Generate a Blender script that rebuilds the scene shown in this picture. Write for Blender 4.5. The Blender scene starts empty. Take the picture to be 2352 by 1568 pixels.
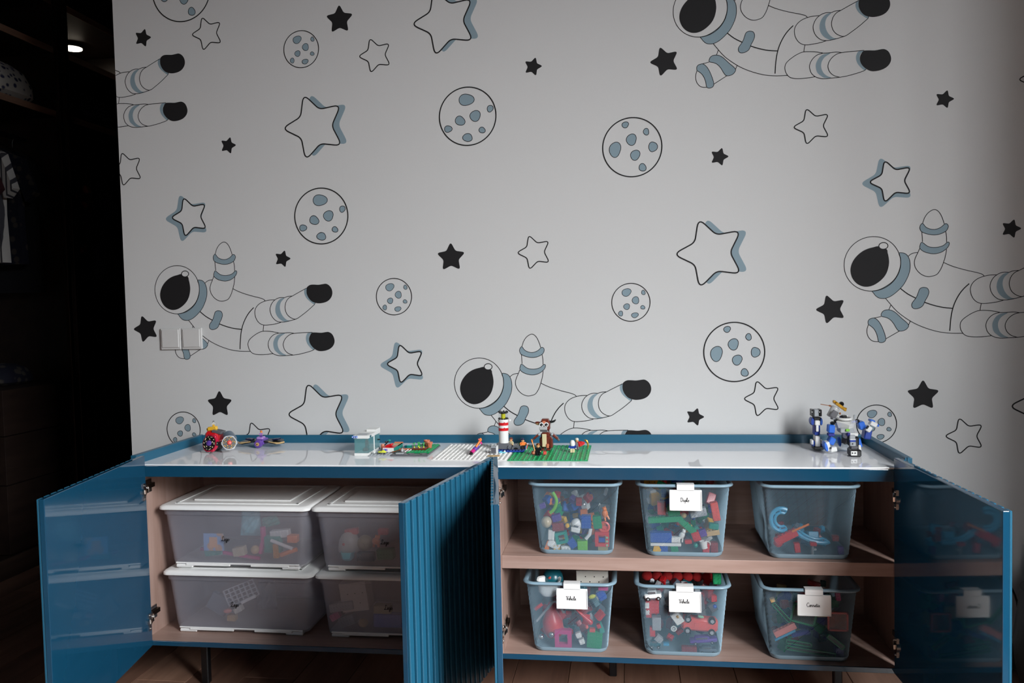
import bpy, bmesh, math, random
from mathutils import Matrix, Vector, Euler
random.seed(7)
SC = 1.25          # metres per layout unit (all lengths below are layout units)
T = 0.627          # height of the white cabinet top
WALL_Y = 0.3558    # face of the wallpapered wall
scene = bpy.context.scene
COL = scene.collection

# ------------------------------------------------------------------ camera
cam_d = bpy.data.cameras.new('camera'); cam = bpy.data.objects.new('camera', cam_d); COL.objects.link(cam)
def cam_axes(yaw, pitch, roll):
    cy, sy, cp, sp, cr, sr = math.cos(yaw), math.sin(yaw), math.cos(pitch), math.sin(pitch), math.cos(roll), math.sin(roll)
    fwd = Vector((sy*cp, cy*cp, -sp)); right = Vector((cy, -sy, 0)); down = fwd.cross(right)
    return cr*right + sr*down, -sr*right + cr*down, fwd
rx, dn, fw = cam_axes(-0.1407, 0.0435, 0.0234)
loc = Vector((1.3149, -2.006, 0.4024 + T)) * SC
cam.matrix_world = Matrix(((rx.x, -dn.x, -fw.x, loc.x), (rx.y, -dn.y, -fw.y, loc.y), (rx.z, -dn.z, -fw.z, loc.z), (0, 0, 0, 1)))
cam_d.sensor_width = 36; cam_d.lens = 1859.86*36/2352; cam_d.clip_start = 0.05; cam_d.clip_end = 60
scene.camera = cam

# ------------------------------------------------------------------ light
world = bpy.data.worlds.new('world'); scene.world = world; world.use_nodes = True
bg = world.node_tree.nodes['Background']; bg.inputs[0].default_value = (0.94, 0.97, 1.0, 1); bg.inputs[1].default_value = 46   # even overcast sky
WIN = (-2.4, -1.3, 0.6, 2.4)   # window opening in the wall beyond the end door: y0, y1, z0, z1
XR = 2.60                          # that wall's face
def area(name, x, y, z, sy, sz, energy, col, rot):
    l = bpy.data.lights.new(name, 'AREA'); l.shape = 'RECTANGLE'; l.size = sy*SC; l.size_y = sz*SC; l.energy = energy; l.color = col
    o = bpy.data.objects.new(name, l); COL.objects.link(o); o.location = Vector((x, y, z))*SC; o.rotation_euler = rot; return o
portal = area('window_portal', XR+0.085, (WIN[0]+WIN[1])/2, (WIN[2]+WIN[3])/2, WIN[3]-WIN[2], WIN[1]-WIN[0], 1, (1, 1, 1), (0, math.radians(90), 0))
portal.data.cycles.is_portal = True   # only guides sky rays through the window
vs = scene.view_settings; vs.view_transform = 'Standard'; vs.look = 'None'; vs.gamma = 1; vs.use_curve_mapping = False
vs.exposure = 0.24
scene.cycles.use_denoising = True; scene.cycles.max_bounces = 8; scene.cycles.transparent_max_bounces = 24
scene.cycles.sample_clamp_indirect = 4

# ------------------------------------------------------------------ materials
def lin(c):
    if isinstance(c, str): c = tuple(int(c[i:i+2], 16) for i in (0, 2, 4))
    return tuple((v/255/12.92 if v/255 <= .04045 else ((v/255+.055)/1.055)**2.4) for v in c)
MATS = {}
def mat(name, col, rough=.45, metal=0., var=.06, scale=30., spec=.5, bump=0., emit=0., coat=0., trans=0., alpha=1.):
    if name in MATS: return MATS[name]
    m = bpy.data.materials.new(name); m.use_nodes = True; nt = m.node_tree; b = nt.nodes['Principled BSDF']
    c = lin(col) if (isinstance(col, str) or max(col) > 1.5) else col
    tc = nt.nodes.new('ShaderNodeTexCoord'); no = nt.nodes.new('ShaderNodeTexNoise'); no.inputs['Scale'].default_value = scale; no.inputs['Detail'].default_value = 3
    nt.links.new(tc.outputs['Object'], no.inputs['Vector'])
    mx = nt.nodes.new('ShaderNodeMix'); mx.data_type = 'RGBA'
    mx.inputs[6].default_value = tuple(v*(1-var) for v in c)+(1,); mx.inputs[7].default_value = tuple(min(1, v*(1+var)) for v in c)+(1,)
    nt.links.new(no.outputs['Fac'], mx.inputs[0]); nt.links.new(mx.outputs[2], b.inputs['Base Color'])
    b.inputs['Roughness'].default_value = rough; b.inputs['Metallic'].default_value = metal; b.inputs['Specular IOR Level'].default_value = spec
    b.inputs['Coat Weight'].default_value = coat; b.inputs['Coat Roughness'].default_value = .04
    b.inputs['Transmission Weight'].default_value = trans; b.inputs['Alpha'].default_value = alpha
    if emit:
        b.inputs['Emission Color'].default_value = c+(1,); b.inputs['Emission Strength'].default_value = emit
    if bump:
        bp = nt.nodes.new('ShaderNodeBump'); bp.inputs['Strength'].default_value = bump; bp.inputs['Distance'].default_value = .002
        nt.links.new(no.outputs['Fac'], bp.inputs['Height']); nt.links.new(bp.outputs[0], b.inputs['Normal'])
    MATS[name] = m; return m
def wood(name, c1, c2, along='X', scale=1., rough=.5, fine=60.):
    if name in MATS: return MATS[name]
    m = bpy.data.materials.new(name); m.use_nodes = True; nt = m.node_tree; b = nt.nodes['Principled BSDF']
    tc = nt.nodes.new('ShaderNodeTexCoord'); mp = nt.nodes.new('ShaderNodeMapping')
    s = {'X': (1.2, 14, 14), 'Y': (14, 1.2, 14), 'Z': (14, 14, 1.2)}[along]
    mp.inputs['Scale'].default_value = tuple(v*scale for v in s)
    oi = nt.nodes.new('ShaderNodeObjectInfo'); ad = nt.nodes.new('ShaderNodeVectorMath'); ad.operation = 'MULTIPLY_ADD'
    ad.inputs[1].default_value = (1, 1, 1)
    sc = nt.nodes.new('ShaderNodeVectorMath'); sc.operation = 'SCALE'; sc.inputs[0].default_value = (7, 5, 3)
    nt.links.new(oi.outputs['Random'], sc.inputs['Scale']); nt.links.new(tc.outputs['Object'], ad.inputs[0]); nt.links.new(sc.outputs[0], ad.inputs[2])
    nt.links.new(ad.outputs[0], mp.inputs[0])
    no = nt.nodes.new('ShaderNodeTexNoise'); no.inputs['Scale'].default_value = 1.6; no.inputs['Detail'].default_value = 5; no.inputs['Distortion'].default_value = .6
    nt.links.new(mp.outputs[0], no.inputs['Vector'])
    n2 = nt.nodes.new('ShaderNodeTexNoise'); n2.inputs['Scale'].default_value = 9; n2.inputs['Detail'].default_value = 4; nt.links.new(mp.outputs[0], n2.inputs['Vector'])
    av = nt.nodes.new('ShaderNodeMath'); av.operation = 'MULTIPLY_ADD'; av.inputs[1].default_value = .35
    nt.links.new(n2.outputs['Fac'], av.inputs[0]); nt.links.new(no.outputs['Fac'], av.inputs[2])
    cr = nt.nodes.new('ShaderNodeValToRGB'); cr.color_ramp.elements[0].position = .45; cr.color_ramp.elements[1].position = .85
    cr.color_ramp.elements[0].color = lin(c1)+(1,); cr.color_ramp.elements[1].color = lin(c2)+(1,)
    nt.links.new(av.outputs[0], cr.inputs[0]); nt.links.new(cr.outputs[0], b.inputs['Base Color'])
    b.inputs['Roughness'].default_value = rough
    MATS[name] = m; return m
def sheen(nt, f0, extra=0.):
    """two-sided Fresnel-like weight, the same from both faces of a thin wall"""
    N = nt.nodes; lw = N.new('ShaderNodeLayerWeight'); lw.inputs['Blend'].default_value = .5
    pw = N.new('ShaderNodeMath'); pw.operation = 'POWER'; pw.inputs[1].default_value = 5; nt.links.new(lw.outputs['Facing'], pw.inputs[0])
    ma = N.new('ShaderNodeMath'); ma.operation = 'MULTIPLY_ADD'; ma.inputs[1].default_value = .7; ma.inputs[2].default_value = f0+extra; nt.links.new(pw.outputs[0], ma.inputs[0]); return ma
def frosted(name, col, clear, diff, rough):
    """milky plastic: part see-through and blurred, part scattering"""
    if name in MATS: return MATS[name]
    m = bpy.data.materials.new(name); m.use_nodes = True; nt = m.node_tree; N = nt.nodes; N.remove(N['Principled BSDF']); out = N['Material Output']
    c = lin(col)+(1,)
    no = N.new('ShaderNodeTexNoise'); no.inputs['Scale'].default_value = 14
    tr = N.new('ShaderNodeBsdfTransparent'); tr.inputs[0].default_value = (.9, .9, .92, 1)
    rf = N.new('ShaderNodeBsdfRefraction'); rf.inputs['Color'].default_value = (.93, .93, .95, 1); rf.inputs['Roughness'].default_value = rough; rf.inputs['IOR'].default_value = 1.04
    m1 = N.new('ShaderNodeMixShader'); m1.inputs[0].default_value = 1-clear; nt.links.new(tr.outputs[0], m1.inputs[1]); nt.links.new(rf.outputs[0], m1.inputs[2])
    di = N.new('ShaderNodeBsdfDiffuse'); di.inputs[0].default_value = c; tl = N.new('ShaderNodeBsdfTranslucent'); tl.inputs[0].default_value = c
    m2 = N.new('ShaderNodeMixShader'); m2.inputs[0].default_value = .45; nt.links.new(di.outputs[0], m2.inputs[1]); nt.links.new(tl.outputs[0], m2.inputs[2])
    mr = N.new('ShaderNodeMapRange'); mr.inputs[3].default_value = diff*.9; mr.inputs[4].default_value = diff*1.1; nt.links.new(no.outputs['Fac'], mr.inputs[0])
    m3 = N.new('ShaderNodeMixShader'); nt.links.new(mr.outputs[0], m3.inputs[0]); nt.links.new(m1.outputs[0], m3.inputs[1]); nt.links.new(m2.outputs[0], m3.inputs[2])
    gl = N.new('ShaderNodeBsdfGlossy'); gl.inputs['Roughness'].default_value = .18; fr = sheen(nt, .03)
    m4 = N.new('ShaderNodeMixShader'); nt.links.new(fr.outputs[0], m4.inputs[0]); nt.links.new(m3.outputs[0], m4.inputs[1]); nt.links.new(gl.outputs[0], m4.inputs[2])
    nt.links.new(m4.outputs[0], out.inputs[0]); MATS[name] = m; return m
def sheet(name, tint, rough=.03, mixg=.0):
    """thin tinted glass or clear film: transparent with a mirror-like sheen"""
    if name in MATS: return MATS[name]
    m = bpy.data.materials.new(name); m.use_nodes = True; nt = m.node_tree; N = nt.nodes; N.remove(N['Principled BSDF']); out = N['Material Output']
    tr = N.new('ShaderNodeBsdfTransparent'); gl = N.new('ShaderNodeBsdfGlossy'); gl.inputs['Roughness'].default_value = rough
    no = N.new('ShaderNodeTexNoise'); no.inputs['Scale'].default_value = 8; mx = N.new('ShaderNodeMix'); mx.data_type = 'RGBA'
    mx.inputs[6].default_value = tuple(v*.96 for v in tint)+(1,); mx.inputs[7].default_value = tint+(1,); nt.links.new(no.outputs['Fac'], mx.inputs[0]); nt.links.new(mx.outputs[2], tr.inputs[0])
    ad = sheen(nt, .035, mixg)
    m4 = N.new('ShaderNodeMixShader'); nt.links.new(ad.outputs[0], m4.inputs[0]); nt.links.new(tr.outputs[0], m4.inputs[1]); nt.links.new(gl.outputs[0], m4.inputs[2])
    nt.links.new(m4.outputs[0], out.inputs[0]); MATS[name] = m; return m

BLUE = 'blue'
mat('wall_paper', (196, 196, 195), .75, var=.012, scale=160, bump=.03, spec=.2)
mat('print_black', (30, 29, 30), .7, spec=.2); mat('print_teal', (126, 145, 154), .7, spec=.2, var=.03)
mat('plain_wall', (92, 88, 84), .8, spec=.2); mat('outside_dark', (70, 70, 72), .9); mat('ceiling_paint', (84, 84, 84), .85, spec=.2)
mat('blue_gloss', (18, 66, 92), .06, var=.02, coat=.3); mat('blue_satin', (30, 88, 114), .34, var=.03)
mat('white_gloss', (235, 236, 238), .05, var=.01)
wood('oak_x', (146, 117, 105), (168, 141, 130), 'X', 1.0, .42); wood('oak_y', (146, 117, 105), (168, 141, 130), 'Y', 1.0, .42); wood('oak_z', (144, 116, 104), (166, 139, 128), 'Z', 1.0, .42)
wood('floor_a', (112, 82, 66), (142, 108, 90), 'Y', .7, .4); wood('floor_b', (98, 70, 57), (126, 94, 78), 'Y', .7, .42); wood('floor_c', (122, 90, 73), (152, 117, 97), 'Y', .7, .4)
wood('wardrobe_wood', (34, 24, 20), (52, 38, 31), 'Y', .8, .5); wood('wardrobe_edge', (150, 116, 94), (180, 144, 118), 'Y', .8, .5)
mat('black_metal', (18, 18, 20), .35, .2); mat('chrome', (200, 198, 194), .16, 1.0, var=.03); mat('bronze_metal', (60, 48, 42), .3, .9)
mat('white_plastic', (234, 234, 232), .32, var=.015); mat('switch_plastic', (198, 197, 195), .3, var=.01)
frosted('frost', (236, 236, 246), .70, .22, .17); frosted('frost_side', (236, 236, 236), .3, .82, .3)
mat('basket_blue', (132, 158, 172), .35, var=.03)
sheet('dark_glass', (.88, .88, .89), .02); sheet('clear_film', (.93, .94, .95), .1, .03); frosted('aqua_glass', (150, 214, 214), .92, .26, .05); sheet('clear_glass', (.93, .94, .94), .03)
sheet('green_tile', (.05, .42, .26), .08, .02); sheet('orange_tile', (.75, .28, .10), .08, .02)
PAL = dict(lime=(120, 190, 60), purple=(96, 64, 150), beige=(196, 180, 150), white=(225, 225, 222), blue=(38, 82, 170), green=(20, 140, 88), orange=(226, 122, 48), coral=(214, 84, 74), red=(196, 34, 38),
           teal=(32, 140, 124), maroon=(136, 40, 44), crimson=(190, 30, 62), yellow=(228, 178, 50), khaki=(160, 150, 110), mint=(140, 190, 150), grey=(160, 164, 168), tan=(190, 160, 110), amber=(190, 130, 20), sky=(70, 160, 200), slate=(92, 104, 116),
           tealdark=(16, 84, 96), offwhite=(205, 202, 192), magenta=(190, 40, 120), yellowgreen=(196, 200, 60), greydark=(88, 88, 92), gold=(200, 150, 50), pink=(225, 140, 130), indigo=(40, 44, 130), cobalt=(28, 62, 150), azure=(44, 104, 204),
           black=(20, 20, 22), aqua=(130, 200, 210), copper=(150, 90, 50), silver=(176, 176, 176), brown=(104, 44, 32), skin=(214, 160, 110), lilac=(168, 130, 196), terracotta=(196, 112, 82), grassgreen=(0, 146, 84), platewhite=(226, 224, 220), rock=(96, 98, 102), cream=(214, 200, 160), cardblue=(90, 140, 190), brightred=(200, 24, 32), navy=(20, 24, 60), leaf=(60, 170, 80), lemon=(220, 226, 80), lampyellow=(200, 196, 40))
for k, v in PAL.items(): mat('p_'+k, v, .3 if k not in ('gold', 'copper', 'silver') else .28, .7 if k in ('gold', 'copper') else 0, var=.03)
mat('p_chrome', (200, 200, 204), .12, 1.0); MATS['p_clear'] = MATS['clear_film']; MATS['p_tgreen'] = MATS['green_tile']; MATS['p_torange'] = MATS['orange_tile']
mat('p_clearwhite', (220, 222, 226), .2, alpha=.75); mat('red_fabric', (170, 30, 30), .9, bump=.6, scale=90)
mat('lamp_glow', (255, 240, 215), .5, emit=20)
mat('bag_black', (14, 14, 15), .6, bump=.5, scale=40); mat('cord_black', (12, 12, 12), .5)
def stripe_mat(name, c1, c2, n):
    m = bpy.data.materials.new(name); m.use_nodes = True; nt = m.node_tree; b = nt.nodes['Principled BSDF']
    tc = nt.nodes.new('ShaderNodeTexCoord'); wv = nt.nodes.new('ShaderNodeTexWave'); wv.inputs['Scale'].default_value = n; wv.inputs['Distortion'].default_value = .6; nt.links.new(tc.outputs['Object'], wv.inputs['Vector'])
    cr = nt.nodes.new('ShaderNodeValToRGB'); cr.color_ramp.elements[0].color = lin(c1)+(1,); cr.color_ramp.elements[1].color = lin(c2)+(1,); cr.color_ramp.elements[0].position = .72; cr.color_ramp.elements[1].position = .8
    nt.links.new(wv.outputs['Fac'], cr.inputs[0]); nt.links.new(cr.outputs[0], b.inputs['Base Color']); b.inputs['Roughness'].default_value = .9; MATS[name] = m
stripe_mat('striped_cloth', (206, 204, 196), (70, 70, 76), 11)
def patch_mat(name, c1, c2, scale):
    m = bpy.data.materials.new(name); m.use_nodes = True; nt = m.node_tree; b = nt.nodes['Principled BSDF']
    tc = nt.nodes.new('ShaderNodeTexCoord'); vo = nt.nodes.new('ShaderNodeTexVoronoi'); vo.inputs['Scale'].default_value = scale; nt.links.new(tc.outputs['Object'], vo.inputs['Vector'])
    cr = nt.nodes.new('ShaderNodeValToRGB'); cr.color_ramp.elements[0].color = lin(c1)+(1,); cr.color_ramp.elements[1].color = lin(c2)+(1,); cr.color_ramp.elements[0].position = .3; cr.color_ramp.elements[1].position = .42
    nt.links.new(vo.outputs['Distance'], cr.inputs[0]); nt.links.new(cr.outputs[0], b.inputs['Base Color']); b.inputs['Roughness'].default_value = .85; MATS[name] = m
patch_mat('blossom_cloth', (40, 44, 80), (190, 186, 176), 30); patch_mat('dark_print_cloth', (70, 66, 60), (20, 22, 40), 22); patch_mat('red_print_cloth', (140, 70, 50), (26, 20, 22), 14)
patch_mat('card_print', (196, 150, 110), (120, 160, 205), 26)
mat('dark_cloth', (26, 26, 32), .95, bump=.3); mat('navy_cloth', (24, 30, 58), .95, bump=.3); mat('wine_cloth', (60, 20, 26), .95, bump=.3)

# ------------------------------------------------------------------ mesh builder
class MB:
    def __init__(s): s.v = []; s.f = []; s.m = []; s.sm = []; s.M = Matrix(); s.mats = []
    def mi(s, m):
        if m not in s.mats: s.mats.append(m)
        return s.mats.index(m)
    def add(s, vs, fs, m, smooth=False):
        o = len(s.v); i = s.mi(m)
        s.v += [s.M @ Vector(p) for p in vs]
        for f in fs: s.f.append(tuple(o+k for k in f)); s.m.append(i); s.sm.append(smooth)
    def box(s, x0, y0, z0, x1, y1, z1, m):
        s.add([(x0, y0, z0), (x1, y0, z0), (x1, y1, z0), (x0, y1, z0), (x0, y0, z1), (x1, y0, z1), (x1, y1, z1), (x0, y1, z1)],
              [(3, 2, 1, 0), (4, 5, 6, 7), (0, 1, 5, 4), (1, 2, 6, 5), (2, 3, 7, 6), (3, 0, 4, 7)], m)
    def cbox(s, c, size, m, rot=None):
        K = s.M; s.M = K @ Matrix.Translation(c) @ (rot.to_4x4() if rot is not None else Matrix())
        a, b, d = (v/2 for v in size); s.box(-a, -b, -d, a, b, d, m); s.M = K
    def rbox(s, c, size, m, ch=.1, rot=None):
        """box with chamfered edges; ch is a share of the smallest side"""
        K = s.M; s.M = K @ Matrix.Translation(c) @ (rot.to_4x4() if rot is not None else Matrix())
        h = [v/2 for v in size]; c = min(size)*ch; vs = []; idx = {}
        for sx in (-1, 1):
            for sy in (-1, 1):
                for sz in (-1, 1):
                    for ax in range(3):
                        p = [sx*(h[0]-c), sy*(h[1]-c), sz*(h[2]-c)]; p[ax] = (sx, sy, sz)[ax]*h[ax]
                        idx[(sx, sy, sz, ax)] = len(vs); vs.append(tuple(p))
        fs = []
        for ax in range(3):
            o = [i for i in range(3) if i != ax]
            for sg in (-1, 1):
                q = []
                for a, b in ((-1, -1), (1, -1), (1, 1), (-1, 1)):
                    k = [0, 0, 0]; k[ax] = sg; k[o[0]] = a; k[o[1]] = b; q.append(idx[(*k, ax)])
                fs.append(tuple(q))
        for e in range(3):
            o = [i for i in range(3) if i != e]
            for a in (-1, 1):
                for b in (-1, 1):
                    k0 = [0]*3; k0[o[0]] = a; k0[o[1]] = b; k0[e] = -1; k1 = list(k0); k1[e] = 1
                    fs.append((idx[(*k0, o[0])], idx[(*k1, o[0])], idx[(*k1, o[1])], idx[(*k0, o[1])]))
        for sx in (-1, 1):
            for sy in (-1, 1):
                for sz in (-1, 1): fs.append(tuple(idx[(sx, sy, sz, a)] for a in range(3)))
        s.add(vs, fs, m); s.M = K
    def cyl(s, p0, p1, r0, m, r1=None, n=16, smooth=True):
        r1 = r0 if r1 is None else r1; p0 = Vector(p0); p1 = Vector(p1); d = (p1-p0).normalized()
        a = d.orthogonal().normalized(); b = d.cross(a); vs = []
        for p, r in ((p0, r0), (p1, r1)):
            for k in range(n): t = 2*math.pi*k/n; vs.append(tuple(p + a*(r*math.cos(t)) + b*(r*math.sin(t))))
        s.add(vs, [(k, (k+1) % n, n+(k+1) % n, n+k) for k in range(n)], m, smooth)
        s.add(vs, [tuple(range(n-1, -1, -1)), tuple(range(n, 2*n))], m)
    def lathe(s, prof, c, m, n=20, axis=None):
        K = s.M; s.M = K @ Matrix.Translation(c) @ (axis.to_4x4() if axis is not None else Matrix())
        vs = []; k = len(prof)
        for r, z in prof:
            for i in range(n): t = 2*math.pi*i/n; vs.append((r*math.cos(t), r*math.sin(t), z))
        fs = [(a*n+i, a*n+(i+1) % n, (a+1)*n+(i+1) % n, (a+1)*n+i) for a in range(k-1) for i in range(n)]
        s.add(vs, fs, m, True)
        if prof[0][0] > 1e-6: s.add(vs[:n], [tuple(range(n-1, -1, -1))], m)
        if prof[-1][0] > 1e-6: s.add(vs[-n:], [tuple(range(n))], m)
        s.M = K
    def ball(s, c, r, m, nu=14, nv=9, rot=None):
        r = (r, r, r) if not hasattr(r, '__len__') else r
        K = s.M; s.M = K @ Matrix.Translation(c) @ (rot.to_4x4() if rot is not None else Matrix()) @ Matrix.Diagonal((*r, 1))
        vs = [(0, 0, -1)]
        for j in range(1, nv):
            a = -math.pi/2 + math.pi*j/nv
            for i in range(nu): t = 2*math.pi*i/nu; vs.append((math.cos(a)*math.cos(t), math.cos(a)*math.sin(t), math.sin(a)))
        vs.append((0, 0, 1)); e = len(vs)-1
        fs = [(0, 1+(i+1) % nu, 1+i) for i in range(nu)] + [(e, e-nu+i, e-nu+(i+1) % nu) for i in range(nu)]
        for j in range(nv-2):
            for i in range(nu): fs.append((1+j*nu+i, 1+j*nu+(i+1) % nu, 1+(j+1)*nu+(i+1) % nu, 1+(j+1)*nu+i))
        s.add(vs, fs, m, True); s.M = K
    def tube(s, path, r, m, n=8, closed=False):
        P = [Vector(p) for p in path]; k = len(P); vs = []; up = None
        for i, p in enumerate(P):
            a = P[(i-1) % k] if (closed or i) else p; b = P[(i+1) % k] if (closed or i < k-1) else p
            d = (b-a).normalized(); up = d.orthogonal().normalized() if up is None else (up - d*up.dot(d)).normalized(); w = d.cross(up)
            rr = r[i] if hasattr(r, '__len__') else r
            for j in range(n): t = 2*math.pi*j/n; vs.append(tuple(p + up*(rr*math.cos(t)) + w*(rr*math.sin(t))))
        fs = [((i*n+j), (i*n+(j+1) % n), (((i+1) % k)*n+(j+1) % n), (((i+1) % k)*n+j)) for i in range(k if closed else k-1) for j in range(n)]
        s.add(vs, fs, m, True)
        if not closed: s.add(vs[:n], [tuple(range(n-1, -1, -1))], m); s.add(vs[-n:], [tuple(range(n))], m)
    def prism(s, poly, y0, y1, m, smooth=False):
        """polygon in x,z extruded along y"""
        n = len(poly); vs = [(x, y0, z) for x, z in poly] + [(x, y1, z) for x, z in poly]
        s.add(vs, [tuple(range(n)), tuple(range(2*n-1, n-1, -1))], m)
        s.add(vs, [(i, n+i, n+(i+1) % n, (i+1) % n) for i in range(n)], m, smooth)
    def loft(s, rings, m, smooth=True, cap0=False, cap1=False):
        n = len(rings[0]); vs = [p for r in rings for p in r]
        s.add(vs, [(a*n+i, a*n+(i+1) % n, (a+1)*n+(i+1) % n, (a+1)*n+i) for a in range(len(rings)-1) for i in range(n)], m, smooth)
        if cap0: s.add(rings[0], [tuple(range(n-1, -1, -1))], m)
        if cap1: s.add(rings[-1], [tuple(range(n))], m)
    def build(s, name, parent=None, at=None, bevel=0, data=None):
        """verts are layout units; 'at' is the thing's base (already in layout units); parts of a parent share its base"""
        base = Vector(at) if at is not None else (Vector(parent['_base']) if parent is not None else Vector((0, 0, 0)))
        me = bpy.data.meshes.new(name); me.from_pydata([tuple((p-base)*SC) for p in s.v], [], s.f); me.update()
        for k in s.mats: me.materials.append(MATS[k])
        me.polygons.foreach_set('material_index', s.m); me.polygons.foreach_set('use_smooth', s.sm)
        bm = bmesh.new(); bm.from_mesh(me); bmesh.ops.remove_doubles(bm, verts=bm.verts, dist=1e-6); bmesh.ops.recalc_face_normals(bm, faces=bm.faces); bm.to_mesh(me); bm.free()
        if any(s.sm): me.set_sharp_from_angle(angle=math.radians(40))
        o = bpy.data.objects.new(name, me); COL.objects.link(o)
        if parent is not None: o.parent = parent; o['_base'] = tuple(base)
        else: o.location = base*SC; o['_base'] = tuple(base)
        if bevel:
            b = o.modifiers.new('edge', 'BEVEL'); b.width = bevel*SC; b.segments = 2; b.limit_method = 'ANGLE'; b.angle_limit = math.radians(50); b.harden_normals = False
        return o
def tag(o, label, cat, group=None, kind=None):
    if label: o['label'] = label
    if cat: o['category'] = cat
    if group: o['group'] = group
    if kind: o['kind'] = kind
    return o
def thing(name, at, label, cat, group=None):
    o = bpy.data.objects.new(name, None); COL.objects.link(o); o.location = Vector(at)*SC; o['_base'] = tuple(at); o.empty_display_size = .02
    return tag(o, label, cat, group)
def child_copy(src, parent, loc=None, rot=None):
    c = src.copy(); COL.objects.link(c); c.parent = parent
    if loc is not None: c.location = Vector(loc)*SC
    if rot is not None: c.rotation_euler = rot
    return c
def struct(o): o['kind'] = 'structure'; return o
RZ = lambda a: Matrix.Rotation(a, 3, 'Z'); RX = lambda a: Matrix.Rotation(a, 3, 'X'); RY = lambda a: Matrix.Rotation(a, 3, 'Y')
def smooth_path(pts, closed, k=4):
    n = len(pts); out = []
    for i in range(n if closed else n-1):
        p0 = pts[(i-1) % n] if (closed or i > 0) else pts[i]; p1 = pts[i]; p2 = pts[(i+1) % n]; p3 = pts[(i+2) % n] if (closed or i+2 < n) else p2
        for j in range(k):
            t = j/k; out.append(tuple(.5*((2*b)+(-a+c)*t+(2*a-5*b+4*c-d)*t*t+(-a+3*b-3*c+d)*t**3) for a, b, c, d in zip(p0, p1, p2, p3)))
    if not closed: out.append(tuple(pts[-1]))
    return out
def rrect(w, d, r, n=5):
    """rounded rectangle loop, centred"""
    out = []
    for cx, cy, a0 in ((w/2-r, d/2-r, 0), (-w/2+r, d/2-r, 90), (-w/2+r, -d/2+r, 180), (w/2-r, -d/2+r, 270)):
        for k in range(n+1): a = math.radians(a0+90*k/n); out.append((cx+r*math.cos(a), cy+r*math.sin(a)))
    return out

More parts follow.
